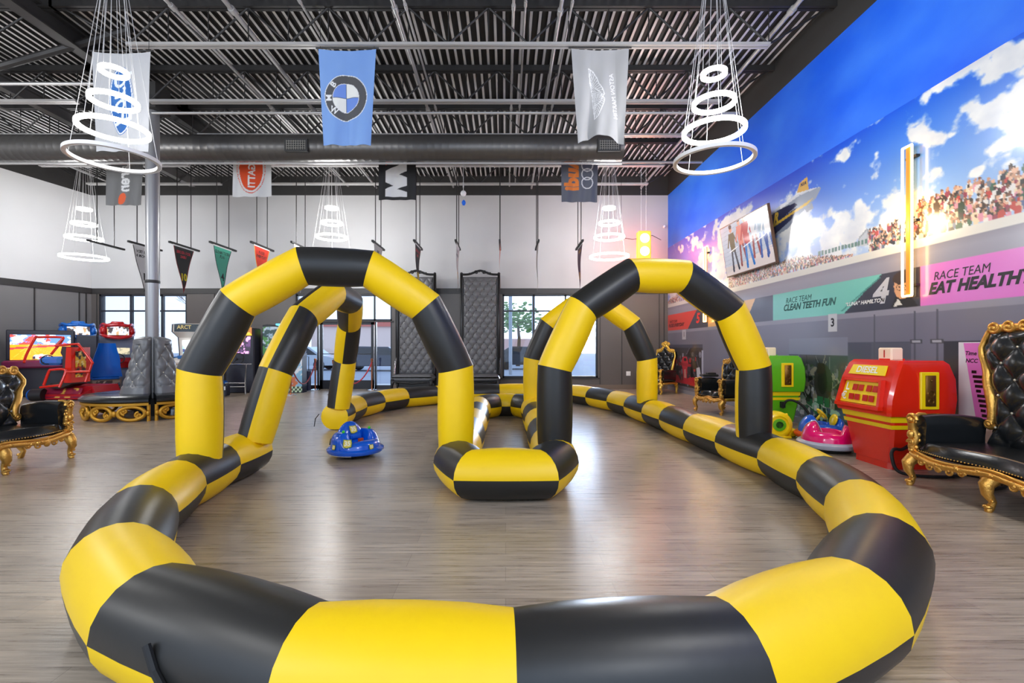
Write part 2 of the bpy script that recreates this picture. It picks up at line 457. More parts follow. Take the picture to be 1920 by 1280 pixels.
# side lights + double glass door
fr = MB()
for x0, x1 in ((w[0], -5.98), (-4.19, w[1])):
    fr.box((x0+.025, DB+.07, 1.09), (.05, .1, 2.18)); fr.box((x1-.025, DB+.07, 1.09), (.05, .1, 2.18)); fr.box(((x0+x1)/2, DB+.07, .06), (x1-x0, .1, .12))
o = struct('window_4', fr, FRAME); g = MB()
for x0, x1 in ((w[0], -5.98), (-4.19, w[1])): g.box(((x0+x1)/2, DB+.09, 1.1), (x1-x0, .008, 2.1))
ob('pane', g, GLASS, o)
for k, (x0, x1) in enumerate(((-5.95, -5.1), (-5.07, -4.22))):
    fr = MB()
    fr.box((x0+.045, DB+.06, 1.08), (.09, .06, 2.16)); fr.box((x1-.045, DB+.06, 1.08), (.09, .06, 2.16))
    fr.box(((x0+x1)/2, DB+.06, .14), (x1-x0, .06, .28)); fr.box(((x0+x1)/2, DB+.06, 2.11), (x1-x0, .06, .1)); fr.box(((x0+x1)/2, DB+.06, 1.12), (x1-x0, .04, .025))
    d = struct('door_%d' % (k+1), fr, FRAME)
    g = MB(); g.box(((x0+x1)/2, DB+.075, 1.2), (x1-x0-.1, .008, 1.9)); ob('pane', g, GLASS, d)
    hx = x1-.06 if k == 0 else x0+.06
    g = MB(); g.tube([(hx, DB+.03, 1.0), (hx, DB-.03, 1.0), (hx, DB-.03, 1.3), (hx, DB+.03, 1.3)], .012); ob('door_handle', g, CHROME, d)

# left wall (stands slightly askew)
LA = Vector((-13.24, 15.0, 0)); LBv = Vector((-16.7, -4, 0)); ld = (LBv-LA).normalized(); ln = Vector((-ld.y, ld.x, 0))
if ln.x > 0: ln = -ln
LL = (LBv-LA).length
def lbox(mb, s0, s1, t0, t1, z0, z1, mi=0):
    c = LA+ld*(s0+s1)/2+ln*(t0+t1)/2
    M = Matrix(((ld.x, ln.x, 0), (ld.y, ln.y, 0), (0, 0, 1)))
    mb.box((c.x, c.y, (z0+z1)/2), (s1-s0, t1-t0, z1-z0), mi, M=M)
m = MB(); lbox(m, -.3, LL, 0, .25, 0, 3.22, 0); lbox(m, -.3, LL, 0, .25, 3.22, 6.19, 1); lbox(m, -.3, LL, 0, .25, 6.19, 7, 2)
struct('wall_left', m, [P('wall_panel_grey', (128, 126, 126), .4, var=.08, bscale=1.5), WHITEW, DARK])
m = MB(); lbox(m, 0, LL, -.03, 0, 3.04, 3.22)
for s in (.15, .35, 1.55, 3.4, 5.2, 7): lbox(m, s, s+.03, -.02, 0, .1, 3.05)
struct('trim_3', m, TRIM)
m = MB(); lbox(m, 0, LL, -.03, 0, 0, .14); struct('baseboard_left', m, TRIM)
# right wall
m = MB()
for z0, z1, mi in ((0, 4.5, 0), (4.5, 6.19, 1), (6.19, 7, 2)): m.box((XR+.13, 5.6, (z0+z1)/2), (.26, 19.2, z1-z0), mi)
struct('wall_right', m, [P('wall_right_base', (140, 138, 150), .4), blue_paint(), DARK])
m = MB(); m.box((XR-.012, 3, .05), (.02, 24, .1)); m.box((XR-.012, 5.6, .05), (.02, 18.8, .1)); m = MB(); m.box((XR-.012, 5.6, .05), (.02, 18.8, .1))
struct('baseboard_right', m, P('baseboard_grey', (150, 150, 160), .4))

# ---------- roof joists, girders, pipes
def joist(y, x0, x1, label, ext=True):
    t = thing('roof_joist', label, 'joist', (x0, y, 6.1), 0, 'open web roof joists'); L = x1-x0
    m = MB(); m.box((L/2+(0 if not ext else .0), -.035, .63), (L+2.4 if ext else L, .05, .1)); m.box((L/2, .035, .63), (L+2.4 if ext else L, .05, .1)); ob('top_chord', m, STEEL, t)
    m = MB(); m.box((L/2, -.035, 0), (L, .045, .045)); m.box((L/2, .035, 0), (L, .045, .045)); ob('bottom_chord', m, CHORD, t)
    m = MB(); n = max(1, round(L/1.26)); s = L/n
    for i in range(n):
        a = i*s
        m.cyl((a, 0, .02), (a+s/2, 0, .6), .017, n=6); m.cyl((a+s/2, 0, .6), (a+s, 0, .02), .017, n=6); m.cyl((a+s/2, 0, .6), (a+s/2, 0, .02), .01, n=6)
        m.cyl((a+s, 0, .6), (a+s, 0, .02), .009, n=6)
    m.cyl((0, 0, .02), (-1.05, 0, .6), .017, n=6); m.cyl((L, 0, .02), (L+.95, 0, .6), .017, n=6)
    ob('web', m, STEEL, t)
    return t
for y, w_ in ((7.4, 'nearest roof joist in view, carrying the three large flags'), (9.1, 'second roof joist, between large flags and duct'), (10.55, 'third roof joist, right above the round duct'), (12.3, 'roof joist behind the round duct, above the far ring lights'), (13.7, 'last roof joist before the back wall')):
    joist(y, -5.95 if y < 8 else -6.9, 4.15, 'dark '+w_)
for y, w_ in ((9.1, 'nearest of them'), (10.55, 'over the duct'), (12.3, 'behind the duct'), (13.7, 'last before the back wall')):
    joist(y, -12.2, -8.3, 'short dark joist left of the column, '+w_)
joist(7.4, -12.2, -8.3, 'short dark joist at the upper left corner, nearest there')
m = MB()
m.box((0, 0, .1), (.2, 17, .03)); m.box((0, 0, -.18), (.2, 17, .03)); m.box((0, 0, -.04), (.03, 17, .28))
g = ob('roof_girder', m, STEEL); g.location = (-7.35, 6.4, 6.62); tag(g, 'dark steel girder running to the back wall above the round column', 'girder')
m = MB()
m.box((0, 0, .08), (.16, 16, .03)); m.box((0, 0, -.15), (.16, 16, .03)); m.box((0, 0, -.03), (.03, 16, .22))
g = ob('roof_girder', m, P('beam_grey', (92, 91, 90), .5)); g.location = (-9.6, 6.4, 6.42); tag(g, 'grey steel beam left of the column, running to the back wall', 'girder')
m = MB(); m.cyl((0, 0, 0), (3.9, 0, 1.1), .06, n=8); g = ob('roof_brace', m, STEEL); g.location = (-10.3, 8.0, 5.65); tag(g, 'dark diagonal brace under the roof at upper left', 'brace')
pl = [(-1.66, 6.42, .032, 'sprinkler pipe left of centre, thicker of the close pair'), (-1.5, 6.46, .02, 'thin conduit right beside the sprinkler pipe left of centre'),
      (.12, 6.45, .022, 'thin conduit near the middle of the ceiling'), (.3, 6.5, .018, 'thinner conduit just right of the middle conduit'), (.82, 6.38, .03, 'pipe with reddish sheen left of the grey winged flag'), (1.0, 6.5, .018, 'thin conduit hugging the reddish pipe'),
      (4.3, 6.4, .035, 'silver pipe between the ring light and the blue wall'), (-4.1, 6.4, .035, 'silver pipe above the blue roundel flag'), (-5.0, 6.45, .028, 'pipe between the white and blue flags'), (-3.1, 6.55, .02, 'thin perforated strut above the blue flag'), (-10.9, 6.5, .03, 'pipe over the game machines'), (-12.3, 6.45, .025, 'pipe closest to the left wall')]
for x, z, r, l in pl:
    m = MB(); m.cyl((0, 0, 0), (0, 15.5, 0), r, n=10)
    for k in range(5): m.cyl((0, 1.6+3*k, 0), (0, 1.7+3*k, 0), r*1.5, n=10)
    o = ob('ceiling_pipe', m, PIPE, smooth=40); o.location = (x, -.6, z); tag(o, l+', running toward the back wall', 'pipe', 'pipes under the roof')
for y, x0, x1, z, l in ((9.3, -7, 4.6, 5.98, 'cross pipe under the second joist'), (11.7, -7, 4.9, 5.95, 'cross pipe behind the round duct'), (8.3, -12.6, -7.2, 6.0, 'cross pipe at upper left beside the white oval flag')):
    m = MB(); m.cyl((x0, 0, 0), (x1, 0, 0), .028, n=10); o = ob('ceiling_pipe', m, PIPE, smooth=40); o.location = (0, y, z); tag(o, 'silver '+l, 'pipe', 'pipes under the roof')

# round duct
YD = 10.5; ZD = 5.79
t = thing('air_duct', 'long dark round spiral air duct under the roof joists', 'duct', (-15.0, YD, ZD))
m = MB(); R = .285; L = 2.6+15.0; pts = []; rad = []
n = int(L/.16)
for i in range(n):
    a = L*i/n; b = L*(i+1)/n
    pts += [(a, 0, 0), (a+.012, 0, 0), (a+.024, 0, 0)]; rad += [R, R+.0025, R]
pts.append((L, 0, 0)); rad.append(R)
m.tube(pts, R, 32, rad=rad); ob('duct_body', m, P('duct_metal', (104, 102, 100), .36, metal=.6), t, smooth=50)
for x in (-11.7, -4.55, 2.25):
    m = MB(); m.box((x+15.0, -.27, -.06), (.5, .1, .27)); rt = ob('register', m, P('register_frame', (60, 60, 60), .5), t)
    m = MB()
    for k in range(9): m.box((x+15.0-.2+k*.05, -.325, -.06), (.012, .012, .2))
    for k in range(4): m.box((x+15.0, -.327, -.13+k*.05), (.42, .012, .008))
    ob('grille', m, P('grille', (150, 148, 140), .5), rt)
for x in range(2, 17, 3): m = MB(); m.cyl((x, 0, R), (x, 0, HD-ZD-.05), .008, n=6); ob('hanger_rod', m, STEEL, t)
m = MB(); m.box((0, 0, 0), (L, .05, .03)); o = ob('light_track', m, CHORD); o.location = (-15.0+L/2, YD, ZD-.34); tag(o, 'thin silver rail right under the round duct', 'rail')

# ---------- steel column
t = thing('steel_column', 'tall round grey steel column rising through the round bench', 'column', (-7.07, 9.4, 0))
m = MB(); m.cyl((0, 0, 0), (0, 0, 6.4), .12, n=28); ob('shaft', m, P('column_grey', (150, 150, 152), .35, metal=.5, var=.05, bscale=3), t, smooth=40)
m = MB(); m.lathe([(.121, 0), (.127, .01), (.127, .05), (.121, .06)], (0, 0, 2.62), 28); ob('joint_band', m, STEEL, t, smooth=40)
m = MB(); m.box((0, 0, 6.3), (.42, .42, .5)); ob('capital', m, DARK, t)

# ---------- inflatables
def ringcorner(P0, P1, P2, r, n, top=0.0):
    """cross-section ring at P1 mitred between directions"""
    d1 = (P1-P0).normalized() if P0 is not None else None; d2 = (P2-P1).normalized() if P2 is not None else None
    if d1 is None: d1 = d2
    if d2 is None: d2 = d1
    return d1, d2
def inflate(name, V, r, flip, closed, nrm, sub=4, n=20, ztop=0, bulge=.012, capmat=0):
    """V vertices (3D); nrm = vector separating the two coloured halves; mats 0 yellow 1 black"""
    V = [Vector(v) for v in V]; k = len(V); m = MB(); segs = k if closed else k-1
    rings = []
    for s in range(segs):
        A, B = V[s], V[(s+1) % k]; d = (B-A).normalized()
        pa = V[s-1] if (closed or s > 0) else None; nb = V[(s+2) % k] if (closed or s+2 < k) else None
        up = (nrm-d*nrm.dot(d)).normalized(); sd = d.cross(up).normalized()
        na = d if pa is None else (d+(A-pa).normalized()).normalized(); nbn = d if nb is None else (d+(nb-B).normalized()).normalized()
        col = (s % 2) ^ flip
        R = []
        for q in range(sub+1):
            f = q/sub; Rg = []
            rr = r+bulge*math.sin(PI*f)-.004*(q in (0, sub))
            for j in range(n):
                a = 2*PI*j/n; off = sd*math.cos(a)*rr+up*math.sin(a)*rr
                # slide to mitre planes at both ends
                pA = A+off-d*(off.dot(na)/d.dot(na)); pB = B+off-d*(off.dot(nbn)/d.dot(nbn))
                Rg.append(pA.lerp(pB, f))
            R.append(Rg)
        base = len(m.v); m.v += [tuple(p) for Rg in R for p in Rg]
        for q in range(sub):
            for j in range(n):
                m.f.append((base+q*n+j, base+q*n+(j+1) % n, base+(q+1)*n+(j+1) % n, base+(q+1)*n+j))
                half = 0 if j < n//2 else 1
                m.m.append(col ^ half)
        if not closed and s == 0:
            capr = [tuple(p) for p in R[0]]; c = A-d*.04; b2 = len(m.v)
            m.v += capr+[tuple(A.lerp(c, .7)+(Vector(p)-A)*.6) for p in capr]+[tuple(c)]
            for j in range(n):
                j2 = (j+1) % n; m.f.append((b2+j, b2+j2, b2+n+j2, b2+n+j)); m.m.append(capmat); m.f.append((b2+n+j, b2+n+j2, b2+2*n)); m.m.append(capmat)
        if not closed and s == segs-1:
            capr = [tuple(p) for p in R[-1]]; c = B+d*.04; b2 = len(m.v)
            m.v += capr+[tuple(B.lerp(c, .7)+(Vector(p)-B)*.6) for p in capr]+[tuple(c)]
            for j in range(n):
                j2 = (j+1) % n; m.f.append((b2+j, b2+j2, b2+n+j2, b2+n+j)); m.m.append(capmat); m.f.append((b2+n+j, b2+n+j2, b2+2*n)); m.m.append(capmat)
    return m
RT = .219
def flatten(m):
    m.v = [(x, y, max(z, .012)) for x, y, z in m.v]; return m
outer = [(-2.77, 5.15), (-2.76, 4.5), (-2.66, 3.8), (-2.43, 3.12), (-2.02, 2.44), (-1.47, 1.96), (-.69, 1.64), (.03, 1.6), (.8, 1.68), (1.48, 2.02), (2.07, 2.58), (2.46, 3.25), (2.68, 3.95), (2.76, 4.75),
         (2.70, 5.6), (2.64, 6.44), (2.6, 7.33), (2.54, 8.07), (2.45, 8.95), (2.3, 9.8), (1.98, 10.62), (1.62, 11.3), (.75, 11.55), (-.16, 11.55), (-.95, 11.42), (-1.65, 11.0), (-2.28, 10.42), (-2.65, 9.65), (-2.82, 8.87), (-2.8, 8.1), (-2.77, 7.6)]
UPZ = Vector((0, 0, 1))
t = thing('track_barrier', 'large checkered yellow and black inflatable tube lying as the outer oval of the kart track', 'inflatable barrier', (0, 6.5, 0))
def seated(m, dx, dy):
    m.v = [(x-dx, y-dy, z) for x, y, z in m.v]; return m
m = inflate('tube', [(x, y, RT) for x, y in outer], RT, 0, False, UPZ); ob('tube', seated(flatten(m), 0, 6.5), [YEL, BLK], t, smooth=50)
m = MB(); m.tube([(-1.24, 1.62-6.5, .32), (-1.19, 1.59-6.5, .25), (-1.12, 1.55-6.5, .2), (-1.02, 1.5-6.5, .1), (-.98, 1.44-6.5, .02)], .014, 8)
ob('tether_strap', m, RUB, t)
m = MB(); m.tube([(-3.0, 7.55-6.5, .27), (-3.04, 7.5-6.5, .2), (-3.05, 7.48-6.5, .08)], .007, 6); ob('tie_cord', m, RUB, t)
isl = [(-.30, 4.18), (.31, 4.18), (.5, 4.62)]+[(.5, 4.62+.816*i) for i in range(1, 6)]+[(.2, 9.12), (-.18, 9.12), (-.49, 8.7)]+[(-.49, 8.7-.816*i) for i in range(1, 5)]+[(-.49, 4.62)]
t = tag(ob('track_island', flatten(inflate('tube', [(x, y, RT) for x, y in isl], RT, 0, True, UPZ)), [YEL, BLK], None, smooth=50), 'checkered yellow and black inflatable loop lying in the middle of the track as a divider', 'inflatable barrier')
PROF = [(0, .36), (0, 1.13), (.132, 1.745), (.37, 2.1), (.63, 2.1), (.868, 1.745), (1, 1.13), (1, .36)]
def arch(A, B, flip, label, side=1, VV=None):
    A = Vector((*A, 0)); B = Vector((*B, 0)); nn = (B-A).cross(UPZ).normalized()*side
    V = [A.lerp(B, t)+Vector((0, 0, h)) for t, h in PROF]
    if VV: V = [Vector(v) for v in VV]
    mid = (A+B)/2
    m = inflate('arch', V, .178, flip, False, nn, n=20, bulge=.006)
    m.v = [(x-mid.x, y-mid.y, z) for x, y, z in m.v]
    o = ob('inflatable_arch', m, [YEL, BLK], None, smooth=50); o.location = (mid.x, mid.y, 0)
    return tag(o, label, 'inflatable arch', 'arches over the kart track')
arch((-2.70, 4.15), (-.5, 4.72), 0, 'near left inflatable arch with a black top panel, largest in the picture')
arch((.5, 4.8), (2.72, 5.15), 1, 'near right inflatable arch with a yellow top panel')
arch((-2.68, 4.98), (-2.73, 7.66), 1, 'inflatable arch seen edge-on over the side gate, behind the near left arch', -1, [(-2.66, 4.98, .36), (-2.5, 5.1, 1.08), (-2.32, 5.38, 1.69), (-2.2, 5.98, 2.03), (-2.21, 6.67, 1.99), (-2.43, 7.31, 1.71), (-2.62, 7.66, 1.13), (-2.73, 7.66, .36)])
arch((.5, 8.45), (2.5, 8.3), 0, 'farthest inflatable arch, seen through the near right arch')
# ---------- hanging flags
CLOTH = VC('printed_flag_cloth', .55)
def flag(px0, px1, pyt, Y, w, h, cv, label, taper=.06, bar=True, wav=.05, notch=0, topz=None, seed=0):
    x0 = (px0-VX)/F*Y; zt = H+(VY-pyt)*Y/F if topz is None else topz
    t = thing('hanging_flag', label, 'flag', (x0, Y, zt), 0, 'car flags under the roof')
    def fn(X, V):
        d = (h-V)/h; u = X/w
        xx = X+(w/2-X)*taper*d*2+.01*np.sin(6*u+seed)*d
        # V-shaped drape falling from the two hung corners
        yy = -wav*d*(np.abs(np.sin((u-.5)*7.5*(1-.35*d)+seed))-.4)-.025*np.sin(u*19+seed*2+d*4)*(.3+d)*.5
        zz = -(h-V)+.03*np.sin(u*PI)*(1-d)*-1+notch*np.maximum(0, np.sin(u*PI))*d**3
        return xx, yy, zz
    panel('flag_cloth', cv, fn, CLOTH, t)
    m = MB(); m.cyl((-.04, 0, .015), (w+.04, 0, .015), .012, n=8)
    for q in (.03, w-.03): m.cyl((q, 0, .015), (q, 0, min(6.75-zt, .7)), .004, n=5)
    ob('hanging_bar', m, STEEL, t)
    return t
WF, HF, RS = .91, 1.52, .0085
# white flag with blue oval
cv = Canvas(WF, 1.55, RS, (188, 189, 192)); cx, cy = .455, .80
cv.ell(cx, cy, .195, .545, (60, 110, 175)); cv.ell(cx, cy, .187, .532, (235, 238, 242)); cv.ell(cx, cy, .172, .512, (38, 98, 170))
cv.ell(cx-.03, cy+.15, .13, .3, (60, 120, 190), .5)
cv.text('Ford', cx+.01, cy-.02, .42, (225, 232, 240), rot=-PI/2, shear=.35, mirror=True, bold=.012)
flag(173, 291, 97, 7.3, WF, 1.55, cv, 'white flag with a blue oval script emblem, hanging behind the near left ring light', wav=.02, seed=.5)
# blue flag with roundel
cv = Canvas(WF, HF, RS, (118, 158, 222)); cx, cy = .433, .76
cv.blend(fbm(cv.X*3, cv.Y*2, 3, 4)*.5, (146, 184, 234)); cv.ell(cx, cy, .372, .372, (235, 238, 240)); cv.ell(cx, cy, .36, .36, (84, 84, 86))
cv.ell(cx, cy, .235, .235, (240, 240, 240)); cv.ell(cx, cy, .227, .227, (238, 238, 232))
R2 = (cv.X-cx)**2+(cv.Y-cy)**2 <= .227**2
cv.fill(R2 & (((cv.X < cx) & (cv.Y > cy)) | ((cv.X > cx) & (cv.Y < cy))), (112, 146, 222))
cv.line((cx, cy-.22), (cx, cy+.22), .012, (60, 70, 90)); cv.line((cx-.22, cy), (cx+.22, cy), .012, (60, 70, 90))
for s, a, r in (('B', 135, .9), ('M', 180, PI/2), ('W', 225, -.45)):
    cv.text(s, cx+.297*math.cos(math.radians(a)), cy+.297*math.sin(math.radians(a)), .14, (240, 240, 240), rot=r, bold=.03)
flag(597, 700, 92, 7.4, WF, HF, cv, 'light blue flag with a dark round emblem quartered blue and white, hanging left of centre', taper=.09, wav=.045, seed=0)
# silver flag with wings
cv = Canvas(WF, HF, RS, (158, 158, 158)); cv.blend(fbm(cv.X*4, cv.Y*1.5, 3, 9)*.6, (205, 205, 205))
def wp_(x, y): return ((x-60)/650*WF, HF-(y-60)/960*HF)
Wt = (240, 240, 240)
ol = [(250, 248), (300, 275), (345, 340), (370, 405), (410, 455), (440, 520), (420, 545), (445, 575), (430, 625), (395, 700), (360, 770), (312, 805)]
for a, b in zip(ol, ol[1:]): cv.line(wp_(*a), wp_(*b), .012, Wt)
inner = [(268, 405), (300, 430), (350, 470), (400, 520), (410, 560), (385, 610), (340, 640), (300, 640)]
for a, b in zip(inner, inner[1:]): cv.line(wp_(*a), wp_(*b), .009, Wt)
cv.line(wp_(250, 248), wp_(290, 540), .011, Wt); cv.line(wp_(290, 540), wp_(312, 805), .011, Wt)
for k in range(24):
    f = k/23; i = f*(len(ol)-1.001); a = ol[int(i)]; b = ol[int(i)+1]; g = i-int(i); p = (a[0]+(b[0]-a[0])*g, a[1]+(b[1]-a[1])*g)
    q = (262+55*f, 400+230*f); cv.line(wp_(*p), wp_(*q), .007, Wt)
cv.text('ASTON MARTIN', *wp_(558, 540), .105, Wt, rot=1.72, mirror=True, bold=.0)
flag(1071, 1178, 91, 7.4, WF, HF, cv, 'silver grey flag with a thin winged emblem, hanging right of centre', taper=.1, wav=.1, notch=.14, seed=1.2)
# the four flags behind the duct (only their lower ends show)
YB = 11.5
def bf(px0, px1, pyb, cv, label, **k):
    w = (px1-px0)/F*YB; flag(px0, px1, 0, YB, WF, HF, cv, label, topz=H+(VY-pyb)*YB/F+HF, **k)
cv = Canvas(WF, HF, .012, (235, 235, 235)); cx = .43; cy = .72
for k in range(90):
    a = 2*PI*k/90; cv.ell(cx+.33*math.cos(a), cy+.62*math.sin(a), .012, .012, (232, 70, 30))
cv.ell(cx, cy, .285, .56, (238, 82, 34)); cv.text('BUGATTI', cx+.03, .66, .21, (245, 245, 245), rot=PI/2, mirror=True, bold=.02); 
cv.text('EB', cx-.17, cy+.16, .12, (120, 50, 70), rot=PI/2, bold=.02, mirror=True)
bf(438, 508, 369, cv, 'white flag with an orange oval and dotted rim, hanging behind the duct', taper=-.03, wav=.03, seed=2)
cv = Canvas(WF, HF, .012, (34, 34, 36))
x0, x1 = .17, .69; z1 = .86
cv.poly([(x0, 1.3), (x1, 1.52), (x1, 1.25), (x0, .98)], (20, 60, 200)); cv.poly([(x0, .86), (x0, 1.02), (x1, 1.32), (x1, .98+.12)], (238, 80, 34))
cv.poly([(x0, 1.02), (x0, 1.1), (x1, 1.42), (x1, 1.32)], (70, 30, 110))
cv.poly([(x0, .72), (x1, .98), (x1, .72), (.5, .64), (x1, .56), (x1, .36), (.45, .28), (x1, .2), (x1, .08), (x0, .08), (x0, .26), (.36, .36), (x0, .44)], (236, 236, 236))
bf(710, 780, 375, cv, 'black flag with blue and orange stripes above a white angular letter, hanging behind the duct', taper=.0, wav=.03, seed=3)
cv = Canvas(WF, HF, .012, (96, 100, 112))
cv.blend(fbm(cv.X*4, cv.Y*2, 3, 5)*.5, (130, 132, 142))
for k in range(4):
    c = (.64, .48+.215*k); m_ = ((cv.X-c[0])**2+((cv.Y-c[1]))**2); cv.fill((m_ < .152**2) & (m_ > .125**2), (240, 240, 240))
cv.text('Audi', .27, .72, .46, (245, 138, 58), rot=PI/2, bold=.05, mirror=True)
bf(1052, 1121, 379, cv, 'grey flag with interlocking white rings and orange lettering, hanging behind the duct', taper=.02, wav=.03, seed=4)
cv = Canvas(WF, HF, .012, (122, 122, 122))
cv.text('McLaren', .45, .98, .36, (240, 240, 240), rot=PI/2, bold=.03, shear=.2, mirror=True)
cv.ell(.39, .16, .075, .15, (240, 96, 40), rot=-.3)
bf(199, 278, 385, cv, 'grey flag with white lettering and an orange swoosh, hanging beside the column', taper=.02, wav=.03, seed=5)

# ---------- ring chandeliers
RR = [(.145, 5.07), (.26, 4.67), (.385, 4.29), (.5, 3.9)]
def chandelier(loc, label, lowlit, dz=0):
    zc = 6.28
    t = thing('ring_chandelier', label, 'ceiling light', (loc[0], loc[1], zc), 0, 'four ring pendant lights')
    m = MB(); m.lathe([(.0, -.03), (.15, -.03), (.16, -.02), (.16, .01), (.05, .03), (0, .03)], n=28); m.cyl((0, 0, .03), (0, 0, HD-zc), .012)
    ob('canopy', m, WHT, t, smooth=40)
    for i, (R, z) in enumerate(RR):
        z = z-zc-dz*(i == 3); lit = i < 3 or lowlit
        m = MB(); w = .018
        m.lathe([(R-w, z-.02), (R+w, z-.02), (R+w, z+.02), (R-w, z+.02), (R-w, z-.02)], n=64)
        rg = ob('light_ring' if lit else 'crystal_ring', m, RING if lit else CRYS, t, smooth=40, label='lit white ring' if lit else 'unlit crystal studded bottom ring')
        m = MB()
        for q in (R-w-.004, R+w+.004): m.lathe([(q-.004, z-.024), (q+.004, z-.024), (q+.004, z+.024), (q-.004, z+.024), (q-.004, z-.024)], n=64)
        ob('ring_rim', m, BRIM if not lit else RING, rg, smooth=40)
        m = MB(); nw = 4 if i > 0 else 3
        for k in range(nw):
            a = 2*PI*k/nw+.4+i*.5; rr = .11+.01*i
            m.cyl((rr*math.cos(a), rr*math.sin(a), -.03), (R*math.cos(a), R*math.sin(a), z+.02), .0035, n=5)
        ob('suspension_wires', m, WIRE, t)
    return t
CH = [(2.84, 6.4, 'near right ring chandelier of four stacked rings beside the blue wall', False), (-5.3, 6.35, 'near left ring chandelier of four stacked rings in front of the white flag', False),
      (2.78, 12.6, 'far right ring chandelier of four lit rings next to the hanging signal light', True), (-4.67, 12.6, 'far middle ring chandelier, its lowest ring behind the near left arch', True), (-11.4, 12.7, 'far left ring chandelier of four lit rings against the white left wall', True)]
for x, y, l, lo in CH: chandelier((x, y), l, lo, .13 if lo else 0)

# ---------- pennants on rods
PC = VC('printed_pennant', .6)
def pen_canvas(bg, edge, lines, tc, num, nc):
    w, h = .84, 1.25; cv = Canvas(w, h, .011, bg)
    def hw(y): return w/2*y/h
    cv.fill(np.abs(cv.X-w/2) > hw(cv.Y)-.028, edge); cv.rect(0, h-.035, w, h, (238, 238, 238))
    y = h-.17
    for s in lines: cv.text(s, w/2, y, .105, tc, bold=.03); y -= .115
    if num: cv.text(num, w/2, .42, .26, nc, bold=.04)
    return cv
def pennant(px, near_y, cv, label, Y1=12.2, Y2=13.4):
    X = (px-VX)/F*Y1; z = H+(VY-near_y)*Y1/F
    t = thing('hanging_pennant', label, 'pennant', (X, Y1, z), 0, 'pennants along the back wall')
    m = MB(); m.box((0, (Y2-Y1)/2, 0), (.05, Y2-Y1, .05)); ob('rod', m, WIREB, t)
    if cv is not None:
        sg = 1 if X < 0 else -1
        ys = .13; W2 = .84
        def fn(x, y):
            u = x/W2; k = np.clip(y/1.25, .02, 1)
            xx = (.5+(u-.5)*k)*W2
            return .0*x+.012*np.sin(y*6), (ys+xx if sg > 0 else ys+W2-xx), y-1.25-.02
        # colours were laid out on a triangle; sample through the same taper
        c2 = Canvas(.84, 1.25, .011); k = np.clip(c2.Y/1.25, .02, 1); XX = (.5+(c2.X/W2-.5)*k)*W2
        ix = np.clip((XX/W2*(cv.nx-1)).round().astype(int), 0, cv.nx-1); iy = np.clip((c2.Y/1.25*(cv.ny-1)).round().astype(int), 0, cv.ny-1)
        c2.A = cv.A[iy, ix]
        panel('pennant_cloth', c2, fn, PC, t)
    m = MB()
    for q in (.3, .85): m.cyl((0, q, .02), (0, q, HD-z-.08), .012, n=6)
    ob('suspension_rod', m, WIREB, t)
    return t
Wc, Bk = (232, 232, 232), (28, 28, 30)
pennant(163, 450, None, 'bare black rod without a pennant, closest to the left wall corner')
pennant(240, 452, pen_canvas(Wc, (70, 70, 70), ['VISIT EVERY', '6 MONTHS'], Bk, '1', Bk), 'white pennant with black lettering, partly behind the steel column')
pennant(317, 453, pen_canvas((44, 42, 44), (150, 40, 50), ['BRUSH FOR', '2MIN'], (200, 45, 60), '10', (238, 214, 20)), 'black pennant with dark red lettering and a yellow number 10')
pennant(393, 453, pen_canvas((78, 186, 158), (40, 60, 60), ['CLEAN TEETH', 'FUN'], Bk, '4', Bk), 'teal green pennant with black lettering and a black number 4')
pennant(470, 453, pen_canvas((226, 58, 34), (246, 170, 40), ['FLOSS', 'EVERYDAY'], (60, 20, 20), '5', (240, 240, 240)), 'red pennant with orange edges above the near left arch')
pennant(546, 453, pen_canvas(Wc, (120, 120, 120), ['VISIT', 'EVERY'], Bk, None, Bk), 'white pennant mostly hidden behind the left shoulder of the near left arch')
pennant(698, 451, pen_canvas(Wc, (120, 120, 120), ['VISIT'], Bk, None, Bk), 'white pennant seen nearly edge-on above the right shoulder of the near left arch')
pennant(776, 450, pen_canvas((44, 42, 44), (120, 40, 50), ['BRUSH FOR', '2MIN'], (200, 45, 60), '10', (238, 214, 20)), 'black pennant seen nearly edge-on above the left tall throne')
pennant(854, 450, pen_canvas(Wc, (150, 150, 140), ['EAT', 'HEALTHY'], Bk, '7', (238, 200, 20)), 'white narrow-looking pennant hanging left of the right tall throne')
pennant(937, 450, pen_canvas((235, 96, 70), (240, 150, 90), ['FLOSS'], (90, 20, 20), None, Bk), 'orange red pennant seen edge-on beside the right tall throne')
pennant(1010, 450, pen_canvas((200, 198, 190), (180, 178, 170), [], Bk, None, Bk), 'pale pennant seen as a thin line in front of the right window')
pennant(1093, 450, pen_canvas((88, 40, 66), (110, 60, 70), ['BRUSH'], (220, 160, 40), '8', (220, 150, 60)), 'maroon pennant seen edge-on just left of the far right ring light')

